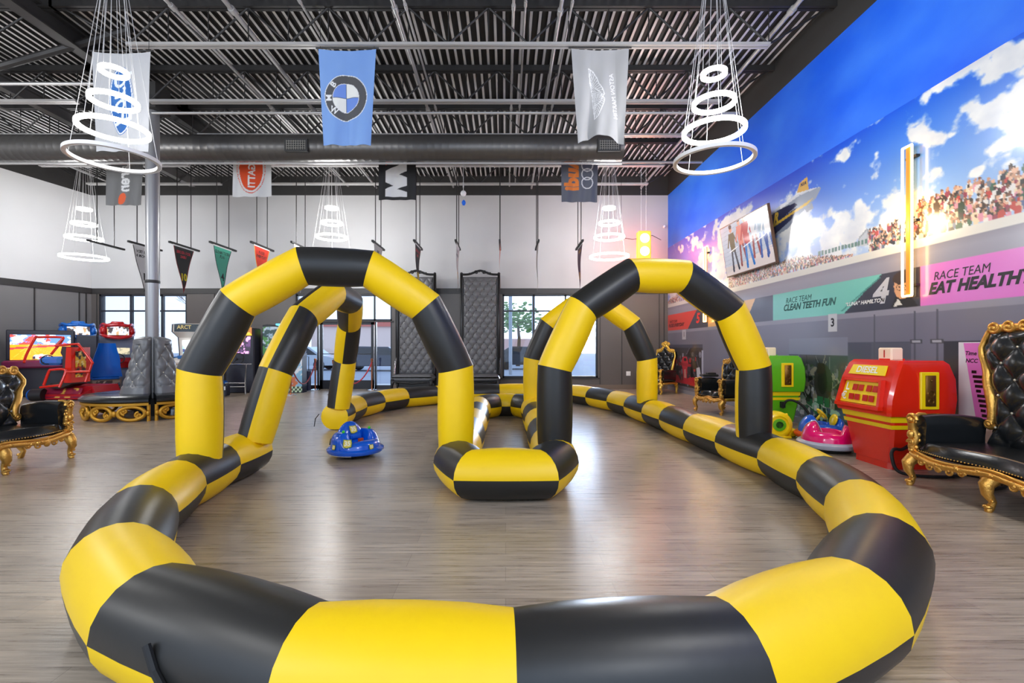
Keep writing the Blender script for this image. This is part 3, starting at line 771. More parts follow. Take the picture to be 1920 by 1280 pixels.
# ---------- hanging signal light, globes
t = thing('signal_light', 'glowing orange two-lamp signal box hanging on two chains near the blue wall', 'signal light', (3.97, 13.5, 4.0))
m = MB(); m.box((0, 0, .26), (.36, .25, .8), bev=.02); ob('housing', m, P('signal_orange', (250, 170, 60), .5, emit=(255, 130, 20), es=.6), t)
for z, nm in ((.45, 'lamp'), (.08, 'lamp')):
    m = MB(); m.lathe([(.0, .05), (.08, .045), (.13, .0), (.14, -.01)], n=24); m.v = [(x, -.13-z2, y+z) for x, y, z2 in m.v]
    ob(nm, m, P('signal_lamp', (255, 240, 200), .3, emit=(255, 225, 150), es=6), t, smooth=50)
m = MB()
for x in (-.07, .07):
    for k in range(50): m.torus((x, 0, .68+k*.038), .012, .004, n=8, k=4, M=Matrix.Rotation(PI/2, 3, 'X') @ Matrix.Rotation(PI/2*(k % 2), 3, 'Y'))
ob('chain', m, WIRE, t)
t = thing('globe_lamp', 'small glowing orange globe beside the far right ring light', 'lamp', (3.3, 13.4, 4.47))
m = MB(); m.ball((0, 0, 0), .085, 16); ob('globe', m, P('globe_orange', (255, 190, 110), .4, emit=(255, 170, 80), es=2.5), t, smooth=60)
m = MB(); m.cyl((0, 0, .08), (0, 0, 2.2), .006, n=5); ob('cord', m, WIREB, t)
m = MB(); m.tube([(0, 0, 0), (.35, .1, -.03), (.75, .3, .06), (1.2, 1.0, .3), (1.6, 1.4, .25)], .008, 6); ob('cable', m, WIREB, t)
t = thing('hanging_ornament', 'small white globe hanging from the roof above the tall thrones', 'ornament', (-1.08, 12.0, 5.27))
m = MB(); m.ball((0, 0, 0), .075, 16); ob('globe', m, WHT, t, smooth=60)
m = MB(); m.cyl((0, 0, .07), (0, 0, .9), .008, n=5); m.box((0, 0, .22), (.03, .03, .12)); ob('cord', m, WIRE, t)
t = thing('hanging_ornament', 'small bright blue drop dangling just under the white globe', 'ornament', (-1.07, 12.0, 5.03))
m = MB(); m.lathe([(0, -.07), (.035, -.055), (.055, 0), (.04, .045), (0, .085)], n=14); ob('drop', m, P('blue_drop', (20, 110, 235), .3), t, smooth=60)
m = MB(); m.cyl((0, 0, .08), (0, 0, .17), .003, n=5); ob('cord', m, WIRE, t)
m = MB(); m.ball((0, 0, 0), (.05, .05, .05), 12); m.cyl((0, 0, 0), (.02, .12, .03), .02); m.cyl((-.01, -.035, 0), (-.015, -.06, 0), .03)
o = ob('security_camera', m, WHT, smooth=40); o.location = (5.02, 14.85, 5.15); tag(o, 'tiny white security camera high in the back right corner', 'camera')

# ---------- mural
EDGE = .8
Zs = np.linspace(EDGE, 14.99, 1050); Hs = np.linspace(.1, 4.5, 330)
GZ, GH = np.meshgrid(Zs, Hs)
PX = VX+XR*F/GZ; PY = VY-(GH-H)*F/GZ
cv = Canvas(0, 0, 1, (0, 0, 0), XY=(GZ, GH))
def w(x, y):
    Z = XR*F/(x-VX); return (Z, H+(VY-y)*Z/F)
def mp(pts, c, a=1.0): cv.poly([w(*p) for p in pts], c, a)
# sky
t_ = np.clip((4.5-GH)/1.7, 0, 1)[..., None]; far = np.clip((GZ-6)/7, 0, 1)[..., None]
top = np.array((8, 88, 226))*(1-far)+np.array((34, 44, 216))*far; bot = np.array((176, 204, 236))*(1-far)+np.array((150, 176, 236))*far
s_ = t_**.75; cv.A[:] = top*(1-s_)+bot*s_
cl = np.zeros(GZ.shape)
for x, y, a, b, r in ((1732, 215, 42, 46, -.5), (1735, 250, 40, 25, 0), (1798, 148, 58, 26, -.65), (1838, 205, 70, 34, -.6), (1880, 175, 60, 42, -.5), (1912, 120, 40, 45, -.6), (1935, 150, 40, 60, 0), (1900, 222, 40, 18, -.3),
                      (1880, 268, 40, 16, -.5), (1905, 235, 40, 30, 0), (1826, 326, 24, 10, -.5), (1860, 372, 75, 22, -.3), (1905, 330, 45, 30, -.4), (1760, 340, 40, 24, 0), (1700, 385, 90, 34, -.3), (1640, 400, 60, 36, -.2), (1575, 420, 60, 34, -.2), (1505, 440, 55, 52, 0), (1560, 460, 70, 30, 0),
                      (1490, 470, 60, 40, 0), (1350, 455, 16, 26, -.5), (1375, 440, 30, 50, 0), (1316, 455, 12, 14, -.4), (1277, 466, 6, 9, 0), (1275, 590, 8, 20, 0), (1400, 520, 50, 30, 0), (1264, 560, 12, 26, 0), (1340, 500, 30, 30, 0)):
    dx, dy = PX-x, PY-y; ca, sa = math.cos(r), math.sin(r); q = ((dx*ca+dy*sa)/a)**2+((-dx*sa+dy*ca)/b)**2
    cl = np.maximum(cl, 1.15-q*.75)
nz = fbm(GZ*3.2, GH*4.2, 6, 11); ns = np.clip((13-GZ)/7, .25, 1)
m_ = np.clip((cl+(nz-.52)*3.6-.30)/.40, 0, 1)
shade = np.clip(fbm(GZ*3+4, GH*4, 4, 21)*1.3, 0, 1)[..., None]
cc = np.array((250, 250, 246))*shade+np.array((196, 204, 218))*(1-shade)
cv.A = cv.A*(1-m_[..., None])+cc*m_[..., None]
# airship
mp([(1440, 420), (1449, 398), (1462, 386), (1490, 368), (1520, 354), (1538, 350), (1540, 353), (1530, 372), (1500, 402), (1478, 428), (1456, 442), (1444, 444)], (150, 160, 178))
mp([(1440, 408), (1460, 394), (1490, 380), (1496, 384), (1460, 415), (1440, 424)], (34, 42, 78)); mp([(1444, 424), (1496, 388), (1486, 410), (1462, 432), (1450, 442), (1444, 444)], (44, 52, 84))
mp([(1446, 424), (1480, 401), (1526, 370), (1514, 384), (1484, 403), (1448, 428)], (226, 186, 70))
mp([(1495, 362), (1500, 343), (1514, 331), (1517, 355), (1508, 358)], (224, 176, 80)); mp([(1510, 392), (1523, 380), (1526, 390), (1513, 398)], (150, 156, 170))
mp([(1462, 386), (1490, 368), (1520, 354), (1538, 350), (1500, 366), (1464, 392)], (214, 218, 226))
# grandstand structure, seats
mp([(1606, 462), (1612, 444), (1626, 428), (1641, 436), (1641, 458)], (150, 156, 168)); mp([(1612, 448), (1626, 432), (1626, 460), (1612, 462)], (190, 198, 208))
for k in range(26):
    x = 1535+k*6.2; y = 649-(x-VX)*.2359*1.12-4
    if x < 1660: mp([(x, y-18+.0*k), (x+4.2, y-19.2), (x+4.2, y-11), (x, y-10)], (86, 128, 120))
LED = lambda x: VY-.2369*(x-VX)   # ledge bottom
# crowd
crowd = np.zeros(GZ.shape, bool)
rs = np.random.RandomState(3)
def person(z, h, s, col, skin):
    zi = slice(max(0, int((z-.25-EDGE)/(14.99-EDGE)*1049)), int((z+.25-EDGE)/(14.99-EDGE)*1049)+2); hi = slice(max(0, int((h-.35-.1)/4.4*329)), int((h+.35-.1)/4.4*329)+2)
    X, Y = GZ[hi, zi], GH[hi, zi]; A = cv.A[hi, zi]
    A[((X-z)/(s*.55))**2+((Y-h)/(s*.8))**2 <= 1] = col; A[((X-z)/(s*.28))**2+((Y-h-s*1.0)/(s*.34))**2 <= 1] = skin
pal = [(232, 228, 224), (196, 70, 60), (40, 44, 56), (226, 150, 170), (90, 110, 150), (236, 214, 180), (60, 100, 80), (150, 60, 80), (210, 190, 170), (52, 48, 46), (240, 236, 230), (120, 126, 140)]
for z0, z1, h1, n, s in ((.8, 5.95, 3.14, 1000, .062), (5.95, 6.7, 2.98, 160, .05), (7.0, 10.9, 2.93, 1100, .034), (12.0, 14.99, 3.05, 700, .036)):
    for k in range(n):
        z = rs.uniform(z0, z1); f = rs.rand()
        hh = h1+(.10 if z < 4.4 else 0)-(.25 if 7 < z < 8.3 else 0)*(8.3-z)/1.3-max(0, (z-13.6))*.2
        h = 2.70+(hh-2.70)*(1-k/n)
        sk = [(200, 150, 120), (120, 84, 64), (60, 44, 38), (226, 180, 150)][rs.randint(4)]
        person(z, h, s*rs.uniform(.8, 1.15), pal[rs.randint(len(pal))], sk)
for x, y, c in ((1757, 390, (90, 70, 50)), (1803, 390, (40, 66, 44))):
    mp([(x-5, y+10), (x-6, y-8), (x-2, y-12), (x+4, y-12), (x+7, y-6), (x+5, y+10)], c); mp([(x-4, y+22), (x-5, y+8), (x+5, y+8), (x+5, y+22), (x+1, y+22), (x, y+12), (x-1, y+22)], (60, 54, 50)); mp([(x-2, y-12), (x-3, y-18), (x+3, y-18), (x+3, y-12)], (90, 64, 50))
# facade bands
cv.fill(GH < 2.70, (224, 222, 214)); cv.fill(GH < 2.60, (154, 152, 168)); 
cv.blend((GH < 2.60)*np.clip((GH-2.5)/.12, 0, 1)*.5, (110, 108, 122))
cv.fill(GH < 2.36, (70, 70, 84))
def band(x0a, x0b, x1a, x1b, c):   # slanted ends: top x, bottom x
    za, zb, zc, zd = [XR*F/(x-VX) for x in (x0a, x0b, x1a, x1b)]
    cv.poly([(za, 2.36), (zc, 2.36), (zd, 1.86), (zb, 1.86)], c)
band(1252, 1252, 1307, 1290, (232, 66, 52)); band(1328, 1328, 1417, 1398, (244, 190, 120)); band(1417, 1398, 1450, 1450, (70, 66, 80))
band(1450, 1450, 1655, 1583, (122, 206, 192)); band(1655, 1583, 1727, 1727, (56, 58, 74)); band(1727, 1727, 2500, 2500, (236, 92, 196))
pk = (GH < 2.36) & (GH > 1.86) & (GZ < XR*F/(1727-VX)); cv.blend(pk*fbm(GZ*.9, GH, 2, 8)*.8, (226, 150, 226))
mp([(1576, 584), (1648, 520), (1652, 520), (1580, 584)], (70, 150, 140))
for zz in (4.9, 13.9):   # numbered pit bays: portrait panels
    pass
# portrait with round glasses
def W2(x, y): return w(x, y)
mp([(1672, 575), (1680, 556), (1706, 552), (1722, 572), (1722, 576)], (38, 36, 40)); mp([(1676, 574), (1684, 560), (1694, 572)], (230, 230, 226))
z, h = W2(1693, 535); cv.ell(z, h, .135, .175, (224, 170, 130)); z, h = W2(1692, 520); cv.ell(z, h, .145, .085, (60, 42, 32)); cv.ell(z, h-.03, .14, .04, (60, 42, 32))
for x in (1687, 1702):
    z, h = W2(x, 538); cv.ell(z, h, .046, .046, (40, 34, 32)); cv.ell(z, h, .036, .036, (226, 178, 142)); cv.ell(z, h, .012, .012, (40, 30, 28))
z, h = W2(1696, 553); cv.ell(z, h, .035, .010, (150, 70, 60))
cv.fill((GH < 1.86), (150, 148, 164)); cv.fill((GH < 1.78), (112, 110, 126))
cv.blend((GH < 1.78)*fbm(GZ*.8, GH*.4, 3, 31)*.55, (150, 152, 176))
cv.fill((GH < .22), (150, 156, 178)); cv.fill((GH < .19), (120, 124, 144))
# garage bays
def bay(x0, x1, h0, h1, c):
    z0, z1 = XR*F/(x1-VX), XR*F/(x0-VX); cv.rect(z0, h0, z1, h1, c); return z0, z1
def clutter(z0, z1, h0, h1, n, cols, seed, sm=.06):
    r = np.random.RandomState(seed)
    for k in range(n):
        z, h = r.uniform(z0, z1), h0+(h1-h0)*r.rand()**1.4; a, b = r.uniform(.3, 1)*sm, r.uniform(.3, 1)*sm
        c = cols[r.randint(len(cols))]
        if k % 3 == 0: cv.ell(z, h, a*1.4, b*1.4, c)
        elif k % 3 == 1: cv.line((z, h), (z+r.uniform(-.25, .25), h+r.uniform(-.35, .35)), .014, c)
        else: cv.rect(z-a, h-b, z+a, h+b, c)
z0, z1 = bay(1252, 1318, .2, 1.42, (48, 46, 56)); cv.rect(z0, 1.32, z1, 1.42, (70, 74, 96))
z0, z1 = bay(1257, 1313, .3, 1.24, (58, 52, 56)); clutter(z0, z1, .3, 1.15, 130, [(200, 60, 60), (90, 92, 110), (40, 40, 48), (150, 150, 170), (120, 40, 44)], 4)
cv.rect(XR*F/(1319-VX), .22, XR*F/(1316-VX), 1.26, (190, 192, 214))
# red single-seater in the first bay
def C(x, y): return w(x, y)
mp([(1266, 716), (1280, 718), (1295, 722), (1306, 725), (1307, 708), (1296, 706), (1284, 712), (1276, 712), (1270, 700), (1267, 704)], (214, 34, 54))
mp([(1282, 716), (1280, 690), (1277, 680), (1281, 668), (1288, 668), (1291, 680), (1289, 690), (1288, 717)], (220, 40, 60)); mp([(1283, 708), (1283, 692), (1286, 692), (1287, 708)], (240, 170, 160))
mp([(1273, 684), (1296, 688), (1296, 682), (1273, 679)], (190, 34, 50)); z, h = C(1285, 674); cv.ell(z, h, .11, .05, (60, 20, 24))
for x, y in ((1271, 694), (1297, 698)): z, h = C(x, y); cv.ell(z, h, .10, .15, (28, 28, 32))
mp([(1307, 705), (1306, 690), (1312, 688), (1317, 716), (1312, 716)], (226, 226, 236))
z0, z1 = bay(1480, 1600, .12, 1.22, (44, 46, 54)); cv.blend(((GZ > z0) & (GZ < z1) & (GH < 1.22) & (GH > .6))*.5, (86, 92, 110))
clutter(z0, z1, .35, 1.05, 260, [(120, 122, 130), (200, 202, 206), (30, 32, 38), (60, 84, 62), (150, 146, 130), (80, 80, 88)], 6)
z, h = C(1544, 716); cv.ell(z, h, .22, .30, (58, 58, 56)); cv.ell(z+.02, h, .12, .2, (40, 40, 40)); mp([(1532, 700), (1534, 680), (1546, 680), (1550, 700)], (50, 42, 38))
cv.rect(z0, .2, z1, .36, (70, 84, 120)); clutter(z0+.3, z1, .22, .5, 60, [(50, 120, 80), (160, 200, 180), (220, 220, 220), (40, 60, 50)], 8, .08)
bay(1480, 1590, 1.22, 1.5, (134, 136, 156))
z0, z1 = bay(1590, 1709, 1.1, 1.42, (84, 86, 104)); z0, z1 = bay(1770, 2400, .2, 1.42, (56, 58, 72)); bay(1635, 1709, .2, 1.40, (94, 96, 112))
for x in (1640, 1716, 1758): z0 = XR*F/(x-VX); cv.rect(z0-.012, .2, z0+.012, 1.8, (90, 90, 104))
for x in (1719, 1757): z, h = C(x, 640); cv.rect(z-.09, h-.03, z+.09, h+.03, (80, 80, 90)); cv.rect(z-.06, h-.015, z+.06, h+.015, (180, 180, 190))
for x, s in ((1283, '1'), (1562, '3')):
    z, h = C(x, 605 if s == '3' else 627); q = .10 if s == '3' else .14; cv.rect(z-q, h-.14, z+q, h+.14, (204, 204, 210))
mt = VC('mural_print', .3, spec=.6, coat=1.0)
mural = thing('wall_mural', 'full-height printed mural of a racetrack grandstand, pit lane and cloudy sky on the right wall', 'mural', (XR, 8.8, 0))
panel('mural_print', cv, lambda X, Y: (X*0-.006, X-8.8, Y), mt, mural)
LM = [P('letter_dark', (44, 42, 50), .4), P('letter_green', (38, 96, 92), .4), P('letter_grey', (200, 200, 208), .4), P('letter_red', (228, 60, 50), .4), P('letter_white', (238, 238, 238), .4), P('letter_yellow', (226, 186, 60), .4), P('letter_navy', (40, 40, 80), .4)]
def wt(s, x, y, size, mi, bold=.0, shear=.0, sx=1.0, slope=0, align='CENTER', spacing=1.0):
    z, h = w(x, y); mb_ = MB()
    addtext(mb_, s, size, lambda a, b: (-.0085, z-a-8.8, h+b), 0, bold, shear, align, sx, spacing)
    ob('lettering', mb_, LM[mi], mural)
wt('RACE TEAM', 1751, 519, .14, 0, .0, .2, .9, align='LEFT')
wt('EAT HEALTHY', 1742, 543, .187, 0, .045, .3, .945, align='LEFT')
wt('RACE TEAM', 1497, 561, .14, 1, .0, .2, .98); wt('CLEAN TEETH FUN', 1514, 572, .16, 1, .035, .3, 1.0)
wt('RACE TEAM', 1263, 603, .12, 0, 0, .2); wt('FLOSS EVERYDAY', 1268, 609.5, .14, 0, .03, .3, 1.15)
wt('4', 1650, 549, .46, 2, .03, .2, 1.15); wt('5', 1309, 597, .36, 3, .04, .15, 1.3); wt('“LUNA” HAMILTON', 1620, 567, .075, 4, .03, .3, 1.1)
wt('US', 1341, 595, .2, 0, 0, .2)
wt('3', 1562, 605, .18, 0, .03); wt('1', 1283, 627, .2, 0, .03); wt('R', 1455, 410, .26, 5, .05, .3)
wt('N1A', 1507, 345, .08, 6, .04, .2)

# ---------- tilted television
t = thing('television', 'flat television mounted high on the mural wall, tilted down, showing people', 'television', (XR-.02, 9.8, 2.94), 0)
tl = math.radians(9); ct, st = math.cos(tl), math.sin(tl)
def tv(o_): return lambda a, b, d: (-.03-b*st-d*ct-.0, a, b*ct-d*st)
m = MB(); m.prism([(-.98, 0), (.98, 0), (.98, 1.13), (-.98, 1.13)], tv(0), 0, .05); ob('casing', m, [P('tv_casing', (90, 60, 40), .4)], t)
m = MB(); m.box((-.06, 0, .55), (.12, .4, .3)); ob('wall_bracket', m, STEEL, t)
c2 = Canvas(1.92, 1.08, .01, (176, 188, 206))
c2.blend(fbm(c2.X*3, c2.Y*5, 4, 3)*.7, (216, 222, 232)); c2.rect(0, 0, 1.92, .2, (214, 206, 206)); c2.poly([(0, 0), (1.92, 0), (1.92, .34), (1.0, .22), (0, .05)], (226, 214, 212))
for k in range(9): c2.line((0, .25+k*.09), (1.92, .3+k*.09), .012, (150, 160, 180), .5)
def fig(x, y, s, shirt, legs, hair=(60, 40, 34)):
    c2.poly([(x-.09*s, y), (x-.12*s, y+.42*s), (x+.12*s, y+.42*s), (x+.10*s, y)], shirt); c2.line((x-.06*s, y), (x-.1*s, y-.4*s), .07*s, legs); c2.line((x+.06*s, y), (x+.14*s, y-.38*s), .07*s, legs)
    c2.ell(x, y+.5*s, .06*s, .08*s, (220, 160, 130)); c2.ell(x, y+.55*s, .065*s, .05*s, hair); c2.line((x-.1*s, y+.36*s), (x-.2*s, y+.14*s), .045*s, shirt); c2.line((x+.1*s, y+.36*s), (x+.2*s, y+.18*s), .045*s, shirt)
fig(.45, .48, 1, (110, 96, 60), (36, 44, 66)); fig(.82, .55, 1, (226, 130, 110), (140, 50, 50)); fig(1.05, .52, 1.1, (190, 60, 60), (40, 120, 200)); fig(1.35, .62, 1, (226, 226, 230), (150, 60, 60)); fig(1.62, .6, 1.05, (150, 170, 190), (50, 90, 170)); fig(1.83, .55, 1, (230, 230, 230), (40, 80, 160))
for x in (.45, 1.05, 1.5): c2.line((x-.16, .50), (x+.2, .56), .025, (240, 240, 244))
panel('screen', c2, lambda X, Y: (-.03-(Y+.025)*st-.053*ct, .96-X, (Y+.025)*ct-.053*st), VC('tv_screen', .12, coat=.6, es=.12), t, smooth=False)

# ---------- neon light frames on the mural wall
def neon(y, label):
    t = thing('neon_tube_light', label, 'wall light', (XR-.05, y, 1.98), 0, 'vertical neon lights on the right wall'); h = 1.92; a = .07
    m = MB(); m.box((-.02, 0, h/2), (.05, .05, h)); ob('backing_bar', m, P('neon_backing', (214, 140, 40), .4), t)
    M_ = P('neon_tube', (255, 225, 160), .4, emit=(255, 214, 130), es=5)
    for s in (-1, 1):
        m = MB(); m.cyl((-.05, s*a, .02), (-.05, s*a, h-.02), .014, n=10); ob('light_tube', m, M_, t, smooth=50)
    for z in (.015, h-.015): m = MB(); m.cyl((-.05, -a, z), (-.05, a, z), .014, n=10); ob('end_tube', m, M_, t, smooth=50)
    for z in (.15, h/2, h-.15): m = MB(); m.box((.02, 0, z), (.05, .16, .03)); ob('wall_bracket', m, STEEL, t)
neon(5.95, 'tall warm neon light fixed on the mural between the boy portrait and the pink banner')
neon(12.0, 'farther warm neon light on the mural, partly behind the near right arch')
# ---------- tufted upholstery
def tuft(x, y, p, q, d=.035):
    """pillow height over a diamond button grid of pitch p (x) and q (y)"""
    a = abs(math.sin(PI*(x/p+y/q)))*abs(math.sin(PI*(x/p-y/q)))
    return d*a**.38
def scrollpts(c, R, turns, u, v, a0=0, s=1, n=26):
    c, u, v = Vector(c), Vector(u), Vector(v); out = []
    for i in range(n+1):
        f = i/n; a = a0+s*turns*2*PI*f; r = R*(1-.82*f); out.append(c+u*r*math.cos(a)+v*r*math.sin(a))
    return out
def carved_scroll(m, c, R, u, v, a0=0, s=1, r=.016):
    p = scrollpts(c, R, 1.35, u, v, a0, s); k = len(p); m.tube(p, r, 7, rad=[r*(1.05-.5*i/k) for i in range(k)]); m.ball(p[-1], r*1.25, 8)
def carved_line(m, pts, r, beads=True, seed=1):
    rr = random.Random(seed); pts = [Vector(p) for p in pts]; m.tube(pts, r, 8)
    L = 0
    for a, b in zip(pts, pts[1:]):
        d = (b-a).length; n = max(1, int(d/(r*1.5)))
        for i in range(n):
            p = a.lerp(b, (i+.5)/n); L += 1
            if beads:
                o = Vector((rr.uniform(-1, 1), rr.uniform(-1, 1), rr.uniform(-1, 1)))*r*.7
                m.ball(p+o, (r*rr.uniform(.45, .85), r*rr.uniform(.45, .85), r*rr.uniform(.45, .85)), 7)
def cab_leg(m, x, y, h=.27, s=1, sy=1):
    m.tube([(x, y, h), (x-.012*s, y-.045*sy, h*.8), (x, y-.05*sy, h*.55), (x+.008*s, y-.012*sy, h*.3), (x, y-.03*sy, h*.1), (x, y-.04*sy, .0)], .03, 10, rad=[.058, .054, .04, .026, .03, .022])
    m.ball((x, y-.055*sy, h*.78), (.045, .03, .045), 8); m.ball((x, y-.045*sy, h*.16), (.036, .036, .02), 9); m.lathe([(.024, 0), (.028, .01), (.022, .03)], (x, y-.04*sy, 0), 10)
    for k in range(5): m.ball((x+.032*math.cos(k*1.25), y-.04*sy-.02*abs(math.sin(k)), h*(.35+.1*k)), .013, 6)
def smoothcurve(pts, n=6):
    P_ = [Vector(p) for p in pts]; out = []
    for i in range(len(P_)-1):
        p0 = P_[max(0, i-1)]; p1 = P_[i]; p2 = P_[i+1]; p3 = P_[min(len(P_)-1, i+2)]
        for k in range(n):
            t = k/n; out.append(.5*((2*p1)+(-p0+p2)*t+(2*p0-5*p1+4*p2-p3)*t*t+(-p0+3*p1-3*p2+p3)*t**3))
    out.append(P_[-1]); return out
def gold_settee(name, label, cat, loc, rz, W=1.62, bh=1.60, mid=True, gold=None, D=.74, group=None, sc_=1.0, bench=None):
    gold = gold or GOLD
    t = thing(name, label, cat, loc, rz, group); hw = W/2; f = -D/2; b = D/2
    # seat
    m = MB()
    def seat(u, v):
        x = -hw+.09+(W-.18)*u; y = f+.02+(D-.12)*v
        e = min(1, min(u, 1-u)*12, v*15, (1-v)*9+.3); z = .335+.105*(max(0, e)**.5)+.012*math.sin(u*PI); bow = -.05*math.sin(u*PI*2)**2*(1-v)
        return (x, y+bow, z)
    m.grid(seat, 40, 18); m.box((0, .0, .335), (W-.2, D-.16, .06)); ob('seat', m, LEATH, t, smooth=60)
    # nail heads
    m = MB()
    for k in range(int(W/.03)):
        u = (k+.5)/int(W/.03); m.ball((-hw+.09+(W-.18)*u, f+.012-.05*math.sin(u*PI*2)**2, .352), .0065, 6)
    ob('nail_trim', m, gold, t, smooth=60)
    # front apron
    m = MB()
    ap = smoothcurve([(-hw+.06, f, .31), (-hw*.75, f-.03, .29), (-hw*.5, f-.05, .27), (-hw*.25, f-.03, .28), (0, f-.02, .30), (hw*.25, f-.03, .28), (hw*.5, f-.05, .27), (hw*.75, f-.03, .29), (hw-.06, f, .31)], 5)
    carved_line(m, ap, .026, True, 3); m.tube([p+Vector((0, .01, .035)) for p in ap], .016, 8)
    for x in ((-hw*.5, hw*.5) if mid else (0,)):
        for s in (-1, 1): carved_scroll(m, (x+s*.09, f-.05, .245), .05, (s, 0, 0), (0, 0, 1), PI, -1, .013)
        m.ball((x, f-.06, .25), (.04, .02, .04), 9)
        for s in (-1, 1): carved_scroll(m, (x+s*.2, f-.04, .26), .035, (s, 0, 0), (0, 0, 1), PI/2, 1, .011)
    for s in (-1, 1): m.box((s*(hw-.06), .02, .3), (.05, D-.1, .06), bev=.01)
    m.box((0, b-.06, .3), (W-.1, .05, .06)); ob('apron', m, gold, t, smooth=50)
    # legs
    for x in ([-hw+.06, 0, hw-.06] if mid else [-hw+.06, hw-.06]):
        m = MB(); cab_leg(m, x, f+.02); ob('leg', m, gold, t, smooth=60)
    for x in (-hw+.06, hw-.06):
        m = MB(); cab_leg(m, x, b-.06, sy=-1); ob('leg', m, gold, t, smooth=60)
    # arms
    for s in (-1, 1):
        m = MB(); X = s*(hw-.085)
        def arm(u, v):
            a = 2*PI*v; y = f+.05+(D-.17)*u; w_ = .075; hh = .17
            zc_ = .50+.02*math.sin(u*PI); q = 3.2
            cx = math.copysign(abs(math.cos(a))**(2/q), math.cos(a)); cz = math.copysign(abs(math.sin(a))**(2/q), math.sin(a))
            return (X+w_*cx*(1.15 if cz > .3 else 1), y, zc_+hh*cz+.02*(1-u))
        m.grid(arm, 14, 24); m.add([arm(0, k/24) for k in range(24)], [tuple(range(24))]); m.add([arm(1, k/24) for k in range(24)], [tuple(range(24))])
        ob('arm', m, LEATH, t, smooth=60)
        m = MB()
        pts = smoothcurve([(X, f+.03, .31), (X+s*.01, f-.01, .38), (X-s*.01, f+.01, .46), (X+s*.005, f-.005, .55), (X, f-.02, .62)], 5)
        carved_line(m, pts, .034, True, 5); carved_scroll(m, (X, f-.02, .645), .055, (0, -.3, 0) if False else (s, 0, 0), (0, 0, 1), PI, -1, .02)
        m.ball((X, f-.03, .645), (.03, .03, .03), 10); m.ball((X, f-.03, .5), (.035, .03, .045), 9); carved_scroll(m, (X, f-.03, .42), .035, (s, 0, 0), (0, 0, 1), 0, 1, .014)
        m.tube([(X, f-.01, .66), (X, f+.05, .695), (X, f+.11, .69)], .02, 8)
        ob('arm_carving', m, gold, t, smooth=60)
    # back
    bw = hw-.10
    m = MB()
    def top(u): return bh-.16+.12*math.sin(u*PI)**2+.05*math.cos(u*PI*4)*math.sin(u*PI)
    def backp(u, v, off=0):
        z = .40+(top(u)-.40)*v; wz = bw*(.90-.10*math.sin(min(1, v/.55)*PI)*1.0+.13*math.exp(-((v-.84)/.14)**2))
        x = -wz+2*wz*u; y = b-.12+.10*v
        e = min(1, u*12, (1-u)*12, (1-v)*14, v*8+.2)
        return (x, y-(.05+tuft(x, z, .26, .30, .05)*1.0)*max(0, e)**.5-off, z)
    m.grid(backp, 80, 70); ob('backrest', m, LEATH, t, smooth=70)
    pts = []
    for i in range(-12, 13):
        for j in range(0, 30):
            x = i*.13; z = .45+0*j+j*.15
            x, z = i*.13, j*.15
            if (i+j) % 2: continue
            if not (.5 < z < bh-.26): continue
            if abs(x) > bw*.86: continue
            pts.append((x, b-.12+.10*((z-.4)/(bh-.5))-.058, z))
    m = MB(); m.ball((0, 0, 0), (.012, .008, .012), 8); spots('button', m, pts, P('crystal_button', (235, 225, 200), .15, metal=.6), t)
    m = MB(); back = [backp(u, 0.0) for u in (0, 1)]
    m.grid(lambda u, v: (backp(u, v)[0], b-.02+.10*v, backp(u, v)[2]), 20, 16)
    ob('back_panel', m, LEATH, t, smooth=60)
    m = MB()
    side = lambda s: [Vector((backp(0 if s < 0 else 1, v)[0]+s*.012, b-.15+.10*v, backp(0, v)[2])) for v in [i/14 for i in range(3, 15)]]
    for s in (-1, 1):
        p = side(s); m.tube(p, .03, 9, rad=[.034+.010*math.sin(i*.5) for i in range(len(p))]); carved_scroll(m, p[0]+Vector((0, -.02, -.01)), .045, (s, 0, 0), (0, 0, 1), PI, 1, .02); m.ball(p[0], (.03, .03, .035), 9)
        if s < 0: crest = [p[-1]]
        q = p[-1]
    tp = [Vector((backp(i/30, 1)[0], b-.05, top(i/30)+.01)) for i in range(31)]
    carved_line(m, tp, .04, True, 8)
    for k, u in enumerate((.04, .14, .24, .34, .66, .76, .86, .96)):
        c = Vector((backp(u, 1)[0], b-.075, top(u)+.03)); carved_scroll(m, c, .06, (1 if u > .5 else -1, 0, 0), (0, 0, 1), PI, 1, .019)
    c = Vector((0, b-.06, top(.5)+.05)); m.ball(c, (.05, .03, .06), 10)
    for s in (-1, 1):
        carved_scroll(m, c+Vector((s*.09, 0, 0)), .06, (s, 0, 0), (0, 0, 1), PI, -1, .02)
        for k in range(4): m.ball(c+Vector((s*.03*k, 0, .07-.012*k*k)), (.022, .015, .04), 8)
    ob('carved_frame', m, gold, t, smooth=60)
    return t
gold_settee('baroque_settee', 'black tufted leather settee with carved gold frame, at the right beside the red pump', 'sofa', (4.34, 3.84, 0), -PI/2, bh=1.66)
gold_settee('baroque_settee', 'black leather settee with carved gold frame, cut off by the left edge of the picture', 'sofa', (-5.60, 4.95, 0), PI/2, bh=1.20, W=1.62, D=.62)
gold_settee('baroque_armchair', 'black and gold armchair between the green pump and the far right corner', 'armchair', (4.50, 9.7, 0), -PI/2+.3, W=.86, bh=1.16, mid=False)
gold_settee('baroque_throne', 'small gold throne in the far right corner, behind the farthest arch leg', 'armchair', (4.50, 13.75, 0), -.95, W=.8, bh=1.36, mid=False, gold=P('bright_gold', (240, 196, 90), .28, metal=.85, bump=.3, bscale=60))
